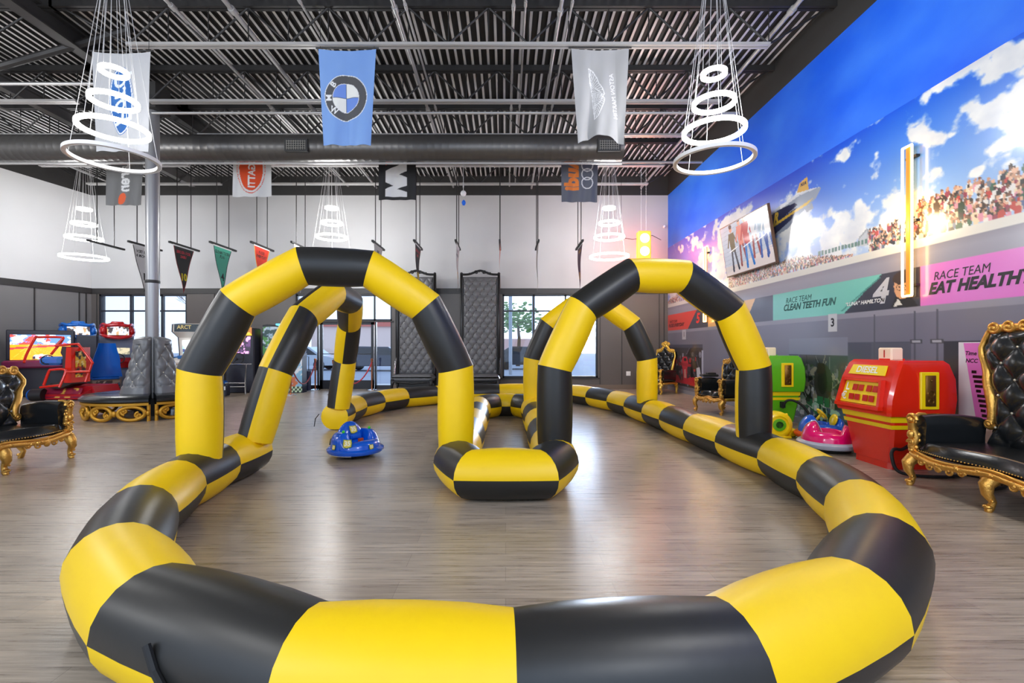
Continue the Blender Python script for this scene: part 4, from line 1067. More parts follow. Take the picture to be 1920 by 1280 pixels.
m = MB(); m.box((0, 0, .03), (.34, .22, .05), bev=.02); m.box((.05, .02, .07), (.18, .14, .04), bev=.015); o = ob('black_bag', m, RUB); o.location = (4.36, 10.06, .71); tag(o, 'flat black bag lying on the arm of the armchair by the mural', 'bag')

# ---------- tall thrones
def tall_throne(x, y, label):
    t = thing('tall_throne', label, 'throne', (x, y, 0), 0, 'tall black thrones by the back wall'); W = 1.26; HH = 3.62
    m = MB()
    def bk(u, v):
        X = -.53+1.06*u; z = .5+(HH-.62)*v; e = min(1, u*14, (1-u)*14, v*30, (1-v)*30)
        return (X, .1-(.03+tuft(X, z, .236, .33, .05))*max(0, e)**.5, z)
    m.grid(bk, 76, 190); ob('backrest', m, LEATHG, t, smooth=70)
    pts = []
    for i in range(-5, 6):
        for j in range(3, 42):
            xx, z = i*.118, j*.165
            if (i+j) % 2 == 0 and .6 < z < HH-.2 and abs(xx) < .5: pts.append((xx, .065, z))
    m = MB(); m.ball((0, 0, 0), (.02, .012, .02), 8); spots('button', m, pts, BLKW, t)
    m = MB()
    for s in (-1, 1): m.box((s*.58, .12, HH/2+.1), (.08, .12, HH-.2), bev=.02); m.tube([(s*.545, .05, .5), (s*.545, .05, HH-.15)], .014, 8); m.ball((s*.58, .1, HH+.0), (.045, .045, .04), 10)
    tp = smoothcurve([(-.6, .1, HH-.03), (-.35, .1, HH-.02), (-.15, .1, HH+.05), (0, .1, HH+.09), (.15, .1, HH+.05), (.35, .1, HH-.02), (.6, .1, HH-.03)], 5)
    carved_line(m, tp, .035, True, 4)
    for s in (-1, 1): carved_scroll(m, (s*.12, .07, HH+.03), .06, (s, 0, 0), (0, 0, 1), 0, 1, .018)
    m.box((0, .16, HH/2), (1.16, .04, HH-.2)); ob('frame', m, BLKW, t, smooth=50)
    m = MB()
    m.grid(lambda u, v: (-.62+1.24*u, -.6+.72*v, .40+.12*(max(0, min(1, u*12, (1-u)*12, v*9+.25, (1-v)*9+.2)))**.5), 30, 16); m.box((0, -.22, .38), (1.2, .66, .06)); ob('seat', m, LEATHG, t, smooth=60)
    m = MB()
    for k in range(34): m.ball((-.6+1.2*(k+.5)/34, -.605, .42), .011, 6)
    ob('nail_trim', m, CHROME, t)
    m = MB(); carved_line(m, [(-.6, -.58, .33), (-.3, -.59, .3), (0, -.6, .27), (.3, -.59, .3), (.6, -.58, .33)], .03, True, 6); m.box((0, -.2, .34), (1.2, .7, .04)); ob('apron', m, BLKW, t, smooth=60)
    for s in (-1, 1):
        for y0 in (-.55, .08): m = MB(); cab_leg(m, s*.58, y0, .36, s, 1 if y0 < 0 else -1); ob('leg', m, BLKW, t, smooth=60)
        m = MB(); m.tube([(s*.6, .08, 1.0), (s*.6, -.1, .82), (s*.61, -.14, .64), (s*.6, -.2, .52)], .03, 8); carved_scroll(m, (s*.6, -.06, .86), .06, (0, 1, 0), (0, 0, 1), 0, 1, .02); ob('arm', m, CHROME if s < 0 else BLKW, t, smooth=60)
    return t
T1 = tall_throne((779-VX)/F*14.45, 14.45, 'very tall black tufted throne directly right of the glass entrance doors')
T2 = tall_throne((900-VX)/F*14.45, 14.45, 'very tall black tufted throne just left of the right window')

# ---------- round bench
t = thing('round_bench', 'round black leather bench with tufted backrest and scrolled gold base around the column', 'bench', (-7.07, 9.4, 0))
gap = .055
for k in range(4):
    a0 = -PI/2+.645+k*PI/2+gap; a1 = -PI/2+.645+(k+1)*PI/2-gap
    m = MB(); m.lathe([(.16, .33), (1.06, .33), (1.11, .36), (1.11, .40), (1.05, .445), (.9, .46), (.45, .455), (.16, .45)], n=20, a0=a0, a1=a1); ob('seat_cushion', m, LEATH, t, smooth=45)
    m = MB(); nA, nZ = 44, 60; g0, g1 = a0+.04, a1-.04
    def cone(u, v):
        a = g0+(g1-g0)*u; z = .45+1.10*v
        e = min(1, u*8, (1-u)*8); R_ = .47-.17*v+.05*math.cos(v*PI)*(1-v); R_ = R_*(1 if v < .93 else 1-((v-.93)/.07)**2*.5)
        zz = v*1.0
        tf = tuft((a-(g0+g1)/2)*.45, z, .30, .34, .06) if .12 < v < .86 else .05
        return ((R_-.04+tf*max(0, e)**.5-.05*(1-e))*math.cos(a), (R_-.04+tf*max(0, e)**.5-.05*(1-e))*math.sin(a), z)
    m.grid(cone, nA, nZ)
    def inner(u, v): a = g0+(g1-g0)*u; return (.135*math.cos(a), .135*math.sin(a), .45+1.08*v)
    for u in (0, 1): m.grid(lambda s, v: tuple(Vector(inner(u, v)).lerp(Vector(cone(u, v)), s)), 3, 20)
    ob('back_cushion', m, LEATHG, t, smooth=60)
    pts = []
    for i in range(-2, 3):
        for j in range(2, 9):
            if (i+j) % 2: continue
            a = (g0+g1)/2+i*.15/.45; z = j*.17
            if z < .62 or z > 1.42 or a < g0+.1 or a > g1-.1: continue
            v = (z-.45)/1.1; R_ = .47-.17*v+.05*math.cos(v*PI)*(1-v)-.035; pts.append((R_*math.cos(a), R_*math.sin(a), z))
    m = MB(); m.ball((0, 0, 0), .014, 8); spots('button', m, pts, P('crystal_button', (235, 225, 200), .15, metal=.6), t)
    m = MB(); m.lathe([(1.04, .29), (1.085, .29), (1.085, .335), (1.04, .335), (1.04, .29)], n=20, a0=a0, a1=a1)
    da = (a1-a0)/3
    for q in range(3):
        a = a0+da*(q+.5); c = Vector((1.03*math.cos(a), 1.03*math.sin(a), .15)); tg = Vector((-math.sin(a), math.cos(a), 0)); Mx = Matrix((tg, Vector((0, 0, 1)), Vector((math.cos(a), math.sin(a), 0)))).transposed()
        m.torus(c, .118, .034, 28, 8, M=Mx, sx=1.7, sy=1)
        for s in (-1, 1):
            carved_scroll(m, c+tg*s*.105+Vector((0, 0, -.035*s)), .058, tg*s, (0, 0, 1), PI/2*s, 1, .024)
            m.ball(c+tg*s*.25, (.035, .035, .055), 8)
    for s_, aa in ((1, a0), (-1, a1)): m.cyl((1.03*math.cos(aa), 1.03*math.sin(aa), 0), (1.03*math.cos(aa), 1.03*math.sin(aa), .3), .03, n=8)
    ob('scrolled_base', m, GOLDY, t, smooth=60)
m = MB(); m.lathe([(.15, 0), (.3, 0), (.3, .33), (.15, .33)], n=24); ob('core', m, RUB, t)

# ---------- fuel pump toys
def pump(loc, main, label, numbered=True):
    t = thing('toy_fuel_pump', label, 'toy fuel pump', loc, 0)
    # local: front faces -x, width along y, depth along x
    def body(m, prof, mi=0, e=.0):
        ks = []
        for z, x0, x1, hw in prof:
            ks.append([(x0, -hw+.03, z), (x0, hw-.03, z), (x0+.03, hw, z), (x1-.03, hw, z), (x1, hw-.03, z), (x1, -hw+.03, z), (x1-.03, -hw, z), (x0+.03, -hw, z)])
        b0 = len(m.v); m.v += [p for r in ks for p in r]
        for i in range(len(ks)-1):
            for j in range(8): m.f.append((b0+i*8+j, b0+i*8+(j+1) % 8, b0+(i+1)*8+(j+1) % 8, b0+(i+1)*8+j)); m.m.append(mi)
        m.f.append(tuple(b0+j for j in range(8))[::-1]); m.m.append(mi); m.f.append(tuple(b0+(len(ks)-1)*8+j for j in range(8))); m.m.append(mi)
    m = MB(); body(m, [(0, .06, .52, .26), (.07, .06, .52, .26), (.075, .05, .56, .28), (.45, .015, .6, .35), (.62, -.01, .62, .37)])
    ob('lower_body', m, main, t, smooth=30)
    m = MB(); body(m, [(.60, -.06, .66, .40), (.64, -.07, .67, .41), (.78, -.06, .69, .41), (1.0, .0, .68, .405), (1.16, .07, .63, .385), (1.20, .11, .59, .36)]); ob('upper_body', m, main, t, smooth=30)
    m = MB()
    for z0, z1 in ((.455, .50), (.53, .60)):
        f_ = lambda z: .6-.0
        xs0 = .015-(.025)*(z0-.45)/.17-.006; xs1 = .015-(.025)*(z1-.45)/.17-.006; w0 = .35+.02*(z0-.45)/.17+.004; w1 = .35+.02*(z1-.45)/.17+.004
        m.add([(xs0, -w0, z0), (xs0, w0, z0), (xs1, w1, z1), (xs1, -w1, z1)], [(0, 1, 2, 3)]); m.add([(xs0, -w0, z0), (.6, -w0, z0), (.61, -w1, z1), (xs1, -w1, z1)], [(0, 1, 2, 3)])
        m.add([(xs0, w0, z0), (.6, w0, z0), (.61, w1, z1), (xs1, w1, z1)], [(0, 1, 2, 3)])
    ob('yellow_stripe', m, YELG, t)
    def fx(z): return -.07+(.07)*max(0, (z-.78))/.22*1.0 if z < 1.0 else .0+(z-1.0)*.44
    def front(a, z, d=0): return (np.interp(z, [.6, .64, .78, 1.0, 1.16], [-.06, -.07, -.06, 0, .07])-.006-d, -a, z)
    m = MB(); m.prism([(-.27, 1.03), (.27, 1.03), (.25, 1.14), (-.25, 1.14)], front, 0, .012); hd = ob('header_panel', m, YELG, t)
    m = MB()
    addtext(m, 'DIESEL', .10, lambda a, b: front(a+.0, 1.085+b, .016), 0, .02, .0, 'CENTER', 1.1); ob('lettering', m, WHT, hd)
    m = MB(); m.prism([(-.30, .70), (.30, .70), (.26, .95), (-.26, .95)], front, 0, .012); ds = ob('display_panel', m, YELG, t)
    m = MB()
    for q in (-1, 1): m.prism([(q*.30, .68), (q*.335, .68), (q*.30, .98), (q*.265, .98)], front, 0, .05)
    m.prism([(-.335, .655), (.335, .655), (.335, .695), (-.335, .695)], front, 0, .055); m.prism([(-.30, .955), (.30, .955), (.30, .985), (-.30, .985)], front, 0, .045); ob('display_frame', m, main, t)
    for z, off in ((.88, 0), (.77, -.03)):
        for a in (-.09, -.0, .12, .21): m = MB(); m.prism([(a+off-.035, z-.035), (a+off+.035, z-.035), (a+off+.035, z+.035), (a+off-.035, z+.035)], lambda p, q_, d: front(p, q_, d), .012, .02); ob('digit_window', m, P('digit_red', (190, 24, 14), .25), ds)
    m = MB(); addtext(m, 'L', .12, lambda a, b: front(a-.2, .88+b, .02), 0, .02); ob('lettering', m, WHT, ds); m = MB(); addtext(m, '€', .12, lambda a, b: front(a-.23, .77+b, .02), 0, .02); ob('lettering', m, WHT, ds)
    m = MB(); m.box((.36, -.413, .88), (.2, .03, .40), bev=.008); pf = ob('nozzle_holder', m, YELG, t)
    m = MB(); m.box((.36, -.428, .88), (.11, .02, .33), bev=.004); m.torus((.36, -.44, .85), .035, .012, 18, 6, M=Matrix.Rotation(PI/2, 3, 'X')); m.torus((.36, -.44, .77), .026, .01, 18, 6, M=Matrix.Rotation(PI/2, 3, 'X')); m.ball((.36, -.44, .99), .012, 8); ob('brass_plate', m, BRASS, pf, smooth=50)
    if numbered:
        m = MB(); m.box((.30, .02, 1.265), (.14, .2, .15), bev=.015); tb = ob('number_block', m, P('cream_block', (250, 226, 196), .35), t)
        m = MB(); addtext(m, '1', .12, lambda a, b: (.228, .02-a, 1.265+b), 0, .02); ob('lettering', m, P('digit_red', (190, 24, 14), .25), tb)
    m = MB(); m.box((.3, .0, 1.205), (.2, .12, .02)); ob('cap', m, main, t)
    return t
p_ = pump((4.16, 5.42, 0), RED, 'bright red and yellow toy fuel pump marked DIESEL, beside the right settee')
m = MB(); hp = [(.3, -.28, .3), (.1, -.38, .25), (-.02, -.42, .26), (-.08, -.46, .2), (-.06, -.5, .06), (.05, -.56, .022), (.3, -.62, .02), (.5, -.58, .02), (.62, -.5, .02), (.7, -.7, .02), (.6, -.95, .02), (.3, -1.05, .02)]
m.tube(smoothcurve(hp, 6), .017, 8); ob('hose', m, RUB, p_, smooth=60)
p_ = pump((4.34, 8.24, 0), GRN, 'green and yellow toy fuel pump half hidden behind the near right arch leg')
m = MB(); m.tube(smoothcurve([(.30, -.38, .33), (.32, -.45, .45), (.42, -.5, .46), (.55, -.55, .36), (.62, -.6, .18), (.5, -.6, .05)], 6), .02, 8); m.box((.3, -.38, .38), (.06, .06, .1)); ob('hose', m, RUB, p_, smooth=60)

# pink price board
t = thing('price_board', 'white and pink upright board with slanting black lettering, behind the right settee back', 'board', (5.02, 4.95, 0), 0)
m = MB(); m.prism([(-.19, 0), (.20, 0), (.20, 1.40), (-.19, 1.40)], lambda a, b, d: (d, a, b), -.05, .05); ob('board', m, P('board_white', (226, 222, 226), .4), t)
m = MB(); m.prism([(.14, 1.39), (-.19, 1.39), (-.19, .55), (.0, .55)], lambda a, b, d: (d, a, b), -.054, -.05); pk_ = ob('pink_field', m, P('board_pink', (228, 120, 200), .4), t)
for k, s in enumerate(['Time', 'NCC']):
    m = MB(); addtext(m, s, .06, lambda a, b: (-.056, .06-a-.008*k, 1.28-.08*k+b), 0, .02, .2); ob('lettering', m, BLKW, pk_)
for k in range(11):
    m = MB(); w_ = .05+.03*((k*7) % 4); m.prism([(.05-.012*k, 1.1-.05*k), (.05-.012*k-w_, 1.1-.05*k), (.05-.012*k-w_, 1.07-.05*k), (.05-.012*k, 1.07-.05*k)], lambda a, b, d: (d, a, b), -.0565, -.054); ob('text_bar', m, BLKW, pk_)

# ---------- blower
t = thing('air_blower', 'yellow round air blower with a green grille beside the green pump', 'blower', (4.04, 7.0, 0), -.12)
m = MB(); m.lathe([(0, -.1), (.17, -.1), (.19, -.08), (.195, 0), (.19, .08), (.17, .1), (.13, .105), (.12, .09), (0, .09)], n=40)
m.v = [(x, -z, y+.2) for x, y, z in m.v]; m.box((0, 0, .02), (.34, .22, .04), bev=.01); m.box((.2, .05, .07), (.16, .14, .12), bev=.02)
for a in (.9, 2.2, 3.6, 5.6): m.ball((.19*math.cos(a), -.05, .2+.19*math.sin(a)), .022, 8)
ob('housing', m, YELG, t, smooth=40)
m = MB(); m.lathe([(.09, .09), (.09, .108), (.055, .112), (.05, .1)], n=30); 
for k in range(12): a = k*PI/6; m.tube([(.05*math.cos(a), .05*math.sin(a), .108), (.088*math.cos(a), .088*math.sin(a), .108)], .004, 5)
m.v = [(x, -z, y+.2) for x, y, z in m.v]; ob('green_ring', m, GRN, t, smooth=40)
m = MB(); m.lathe([(0, .10), (.052, .10)], n=24)
for r in (.015, .03, .045): m.torus((0, 0, .104), r, .003, 20, 5)
m.v = [(x, -z, y+.2) for x, y, z in m.v]; ob('grille', m, P('grille_green', (20, 70, 24), .5), t)

# ---------- bumper cars
def disc_height(fn, R, n=72, k=30, z0=.12):
    m = MB(); vs = [(0, 0, fn(0, 0))]; fs = []
    for i in range(1, k+1):
        r = R*(i/k)**.85
        for j in range(n):
            a = 2*PI*j/n; x, y = r*math.cos(a), r*math.sin(a); vs.append((x, y, fn(x, y) if i < k else z0))
    for j in range(n): fs.append((0, 1+j, 1+(j+1) % n))
    for i in range(k-1):
        for j in range(n): fs.append((1+i*n+j, 1+i*n+(j+1) % n, 1+(i+1)*n+(j+1) % n, 1+(i+1)*n+j))
    m.add(vs, fs); return m
def g2(x, y, cx, cy, sx, sy): return math.exp(-((x-cx)/sx)**2-((y-cy)/sy)**2)
def sm(x, a, b): t = min(1, max(0, (x-a)/(b-a))); return t*t*(3-2*t)
t = thing('bumper_car', 'small blue bumper car numbered 35 on the track floor left of the island', 'bumper car', (-1.86, 5.82, 0), -.62)
R0 = .30
def h35(x, y):
    r = math.hypot(x, y)/R0; wall = max(0, 1-r**7)**.5
    back = 0*sm(-x, -.0, .10)*max(0, 1-(y/.2)**4)**.5*max(0, 1-((x+.12)/.2)**4) if abs(y) < .2 and -.32 < x < .08 else 0
    arm = .14*sm(abs(y), .11, .17)*sm(.16-x, 0, .12); front = .05*sm(x, .1, .2)
    return .115+wall*(.055+max(arm*1.05, front, .0))
m = disc_height(h35, R0, z0=.10); ob('shell', m, BLU, t, smooth=70)
m = MB(); m.ball((-.12, 0, .15), (.12, .19, .27), 26); ob('seat_back', m, BLU, t, smooth=70)
m = MB(); m.lathe([(.27, .065), (.32, .06), (.34, .08), (.34, .105), (.32, .12), (.28, .122)], n=48); ob('bumper', m, BLU, t, smooth=50)
m = MB(); m.lathe([(.0, .03), (.24, .03), (.27, .065)], n=32)
for a in (.6, 2.2, 3.9, 5.5): m.cyl((.16*math.cos(a), .16*math.sin(a)-.02, .035), (.16*math.cos(a), .16*math.sin(a)+.02, .035), .035, n=12)
ob('wheel_base', m, RUB, t)
m = MB(); m.torus((0, 0, .062), .315, .007, 40, 6, a0=-2.6, a1=-.8); ob('light_strip', m, WHT, t)
for s in (-1, 1):
    m = MB(); m.cyl((.02, s*.19, .27), (.02, s*.19, .31), .008, n=8, mi=0); m.ball((.02, s*.19, .325), (.018, .018, .02), 10); ob('joystick', m, P('lime_green', (60, 210, 40), .3), t, smooth=50)
m = MB(); m.box((-.0, 0, .24), (.05, .16, .07), bev=.02); ob('lap_bar', m, BLU, t)
m = MB(); m.box((.10, 0, .20), (.03, .06, .06), rz=0); ob('power_panel', m, P('orange_panel', (180, 70, 30), .4), t)
DY = P('decal_yellow', (232, 206, 60), .4); DG = P('decal_green', (90, 130, 50), .4)
def decal(par, c, u, v, s, txt=True):
    c, u, v = Vector(c), Vector(u).normalized(), Vector(v).normalized(); nrm = u.cross(v)
    m = MB(); pts = [(-.5, -.45), (-.1, -.55), (.5, -.4), (.55, .1), (.45, .5), (0, .45), (-.5, .52), (-.55, 0)]
    m.add([tuple(c+u*a*s+v*b*s) for a, b in pts], [tuple(range(8))], 0)
    addtext(m, '35', s*.75, lambda a, b: tuple(c+nrm*.003+u*a+v*b), 1, .04)
    m.add([tuple(c+nrm*.002+u*a*s*.85+v*b*s*.85) for a, b in pts], [tuple(range(8))], 2)
    ob('number_decal', m, [DG, P('decal_white', (240, 238, 210), .4), DY], par)
for a, z, s in ((-.95, .21, .1), (-1.6, .155, .06), (-2.5, .18, .09), (.0, .15, .06)):
    c = (.298*math.cos(a), .298*math.sin(a), z); decal(t, (c[0]*1.015, c[1]*1.015, z), (-math.sin(a), math.cos(a), 0), (-.2*math.cos(a), -.2*math.sin(a), 1), s)
decal(t, (-.018, -.02, .33), (0, 1, 0), (-.45, 0, 1), .1)
def ride(loc, rz, main, bump, label, wheel=True):
    t = thing('ride_on_bumper_car', label, 'bumper car', loc, rz, None); t.scale = (.87, .87, .92)
    def hh(x, y):
        r = math.hypot(x, y)/.34; wall = max(0, 1-r**6)**.5
        nose = .24*sm(x, .0, .16)*max(0, 1-(y/.26)**2)**.6 if abs(y) < .26 else 0; nose *= max(0, 1-((x-.12)/.24)**2)**.4 if abs(x-.12) < .24 else 0
        back = .22*sm(-x, .12, .22)*max(0, 1-(y/.3)**4)**.5 if abs(y) < .3 else 0
        side = .12*sm(abs(y), .14, .22)
        return .14+wall*(.03+max(nose, back, side))
    global HHF; HHF = hh
    ob('shell', disc_height(hh, .34, z0=.12), main, t, smooth=70)
    m = MB(); m.lathe([(.3, .07), (.37, .06), (.40, .09), (.40, .12), (.37, .145), (.3, .15)], n=48); ob('bumper', m, bump, t, smooth=50)
    m = MB(); m.lathe([(0, .02), (.3, .02), (.33, .07)], n=32); ob('wheel_base', m, RUB, t)
    return t
t = ride((4.54, 6.74, 0), PI*.93, BLU, P('bumper_orange', (230, 80, 30), .35), 'blue ride-on bumper car with orange rim and yellow steering wheel, behind the pink one')
m = MB(); m.torus((.0, 0, .42), .085, .018, 28, 8, M=Matrix.Rotation(-.9, 3, 'Y')); m.box((.01, 0, .42), (.03, .13, .03), bev=.01); m.cyl((.02, 0, .4), (.1, 0, .3), .02); ob('steering_wheel', m, YELG, t, smooth=50)
m = MB(); m.ball((-.17, 0, .33), (.03, .13, .1), 16, M=Matrix.Rotation(-.3, 3, 'Y')); ob('seat_pad', m, YELG, t, smooth=60)
m = MB()
for k in range(3): m.tube([(.13+.05*k, -.12, .38-.05*k), (.17+.05*k, -.02, .40-.055*k)], .014, 6, flat=.4)
for k in range(8): m.ball((.22+.02*(k % 3), -.2+.05*k, .21+.02*(k % 2)), .01, 6)
ob('sticker', m, WHT, t, smooth=50)
t = ride((4.20, 6.13, 0), PI*.8, PNK, P('bumper_silver', (170, 176, 190), .25), 'hot pink ride-on bumper car with a white nose stripe, beside the red pump')
m = MB(); hf = t['hh'] if 0 else HHF; m.grid(lambda u, v: (.31-.27*u, -.035+.07*v, hf(.31-.27*u, -.035+.07*v)+.006), 16, 3); ob('nose_stripe', m, WHT, t, smooth=50)

# ---------- arcade row
SCR = VC('arcade_screen', .2, es=1.1); ART = VC('arcade_art', .35)
def screen(par, w, h, origin, du, dv, pal, seed, mode='noise', name='screen', mat=None, label=None, res=.02):
    c = Canvas(w, h, res, pal[0]); n1 = fbm(c.X*5, c.Y*7, 4, seed); n2 = fbm(c.X*11+3, c.Y*9, 3, seed+5)
    if mode == 'track':
        c.fill(c.Y < h*.62, (250, 150, 30)); c.poly([(0, h*.5), (w, h*.66), (w, h*.58), (0, h*.42)], (200, 60, 60)); c.fill((n1 > .55) & (c.Y > h*.62), (230, 236, 245)); c.fill((n2 > .62) & (c.Y > h*.62), (220, 70, 60))
        for k in range(7): c.line((w*.3, h*.6), (w*k/6, 0), .012, (255, 190, 90), .5)
        c.ell(w*.5, h*.14, w*.14, h*.09, (235, 235, 240)); c.ell(w*.5, h*.1, w*.05, h*.05, (190, 40, 50)); c.rect(w*.36, h*.05, w*.41, h*.16, (40, 40, 50)); c.rect(w*.59, h*.05, w*.64, h*.16, (40, 40, 50))
    else:
        for k, p in enumerate(pal[1:]):
            nn = fbm(c.X*(6+k*2)+k*9, c.Y*(6+k)+k*5, 3, seed+k*7); c.fill(nn > .54+.03*k, p)
    return panel(name, c, slab(c, origin, du, dv), mat or SCR, par, label, smooth=False)
def wheel(par, c, R, M, mat=RUB, r=.014):
    m = MB(); m.torus(c, R, r, 24, 7, M=M)
    for a in (0, 2.1, 4.2):
        p = M @ Vector((R*math.cos(a), R*math.sin(a), 0)); m.cyl(c, (c[0]+p.x, c[1]+p.y, c[2]+p.z), r*.7, n=6)
    m.ball(c, R*.22, 8); return ob('steering_wheel', m, mat, par, smooth=60)
# 1 bright cabinet at left edge
t = thing('arcade_cabinet', 'bright yellow, pink and white lit arcade cabinet cut off by the left edge', 'arcade machine', (-12.55, 11.0, 0), .75)
m = MB(); m.prism([(-.4, 0), (.35, 0), (.35, 1.75), (.1, 1.9), (-.3, 1.8), (-.1, 1.0), (-.4, .9)], lambda a, b, d: (d, a, b), -.38, .38); ob('cabinet', m, P('cab_purple', (70, 40, 120), .35), t)
screen(t, .66, .9, (-.33, -.43, .95), (1, 0, 0), (0, .22, .97), [(250, 220, 40), (255, 240, 120), (240, 180, 40), (120, 210, 90)], 2)
m = MB(); m.cyl((.37, -.43, .6), (.37, -.2, 1.75), .03); m.cyl((-.37, -.43, .6), (-.37, -.2, 1.75), .03); ob('light_tube', m, P('pink_tube', (255, 120, 220), .4, emit=(255, 110, 210), es=2.5), t, smooth=50)
m = MB(); m.ball((0, -.2, 1.9), (.4, .14, .16), 16); ob('marquee', m, P('marquee_white', (240, 240, 255), .4, emit=(220, 230, 255), es=1.2), t, smooth=60)
# 2 off-road racer: wide screen by the left wall, caged seat toward the hall
KO = Vector((-12.1, 12.4, 0))
t = thing('racing_machine', 'large racing game with orange dirt-track screen, red tubular roll cage and black seat', 'arcade machine', KO)
def at(x, y, Y, off=KO): return (((x-VX)/F*Y)-off.x, Y-off.y, H+(VY-y)*Y/F)
sd_ = Vector((.80, .60, 0)); fr_ = Vector((.60, -.80, 0))      # screen width direction, facing
c0 = Vector(at(17, 676, 12.5)); Mk = Matrix((sd_, -fr_, Vector((0, 0, 1)))).transposed()
m = MB(); q = c0+sd_*.6-fr_*.2; m.box((q.x, q.y, .5), (1.4, .35, 1.0), M=Mk, bev=.03); m.box((q.x, q.y, 1.4), (1.36, .2, .82), M=Mk, bev=.02)
q = c0+sd_*1.55-fr_*.15; m.box((q.x, q.y, 1.25), (.45, .3, .85), M=Mk, bev=.02); ob('cabinet', m, P('cab_black', (40, 40, 52), .4), t)
screen(t, 1.2, .70, tuple(c0-fr_*.09), tuple(sd_), (0, 0, 1), [(90, 130, 200)], 4, 'track')
m = MB(); q = c0+sd_*.6+fr_*.12; m.box((q.x, q.y, .88), (1.4, .35, .2), M=Mk, bev=.04); ob('dashboard', m, P('dash_purple', (150, 40, 90), .35), t)
wheel(t, at(89, 674, 11.9), .12, Matrix.Rotation(PI/2-.4, 3, 'X') @ Matrix.Rotation(.4, 3, 'Y'))
m = MB(); m.box(at(108, 676, 12.1), (.55, .5, .22), bev=.06); ob('hood', m, P('hood_art', (60, 120, 200), .3), t)
m = MB(); r = .03
def px(*l): return smoothcurve([at(*p) for p in l], 4)
m.tube(px((45, 680, 12.0), (50, 664, 12.1), (66, 634, 12.3), (73, 632, 12.3), (112, 632, 12.4), (118, 636, 12.4), (96, 664, 12.1)), r, 8)
m.tube(px((104, 648, 11.9), (143, 645, 12.0), (149, 648, 12.0), (172, 678, 12.0), (171, 684, 12.0), (160, 716, 11.9)), r, 8)
m.tube(px((82, 722, 11.6), (92, 696, 11.6), (98, 693, 11.6), (118, 692, 11.6), (123, 698, 11.6), (111, 726, 11.5)), r, 8)
m.tube([at(123, 697, 11.6), at(168, 696, 11.9)], r, 8); m.tube([at(76, 726, 11.6), at(112, 722, 11.5)], r, 8); m.tube([at(104, 648, 11.9), at(116, 636, 12.35)], r*.8, 8)
ob('roll_cage', m, RED, t, smooth=50)
sx_, sy_ = at(134, 700, 12.0)[:2]
prof_ = [(-.42, .42), (0, .48), (.0, 1.1), (-.06, 1.2), (-.02, 1.36), (.18, 1.36), (.24, .42), (-.1, .3), (-.42, .32)]
m = MB(); m.prism(prof_, lambda a, b, d: (sx_+a*.9, sy_+d, b), -.24, .24); st_ = ob('seat', m, P('seat_black', (58, 54, 52), .5), t)
m = MB(); m.prism([(.06, .45), (.24, .45), (.24, 1.34), (.12, 1.34)], lambda a, b, d: (sx_+a, sy_+d, b), -.27, .27); ob('seat_shell', m, RED, st_)
screen(st_, .3, .66, (sx_+.248, sy_-.16, .58), (0, 1, 0), (.0, 0, 1), [(200, 50, 30), (240, 190, 50), (60, 40, 40), (250, 230, 150)], 8, name='seat_decal', mat=ART)
m = MB(); bx, by = at(82, 742, 12.0)[:2]; ex, ey = at(160, 728, 12.1)[:2]
m.prism([(0, .0), (1.2, .0), (1.25, .1), (1.15, .34), (.1, .34), (0, .25)], lambda a, b, d: (bx+a, by+.1+d, b), 0, .8); m.prism([(0, .03), (.0, .15), (.3, .27), (.3, .03)], lambda a, b, d: (bx+.1+d, by-.2+a, b), 0, 1.05); ob('platform', m, P('platform_red', (176, 22, 34), .35), t)
screen(t, .95, .26, (bx+.15, by-.215, .07), (1, 0, 0), (0, .42, .9), [(130, 20, 50), (150, 30, 50), (220, 170, 70)], 12, name='platform_art', mat=ART)
tx, ty = at(60, 742, 11.7)[:2]
m = MB(); m.cyl((tx, ty, .15), (tx+.24, ty+.06, .15), .15, n=24); tr = ob('tyre', m, RUB, t, smooth=40)
m = MB(); m.cyl((tx-.012, ty, .15), (tx+.002, ty, .15), .11, n=24); m.torus((tx-.01, ty, .15), .13, .012, 24, 6, M=Matrix.Rotation(PI/2, 3, 'Y')); ob('hub', m, P('hub_blue', (30, 100, 190), .35), tr, smooth=40)
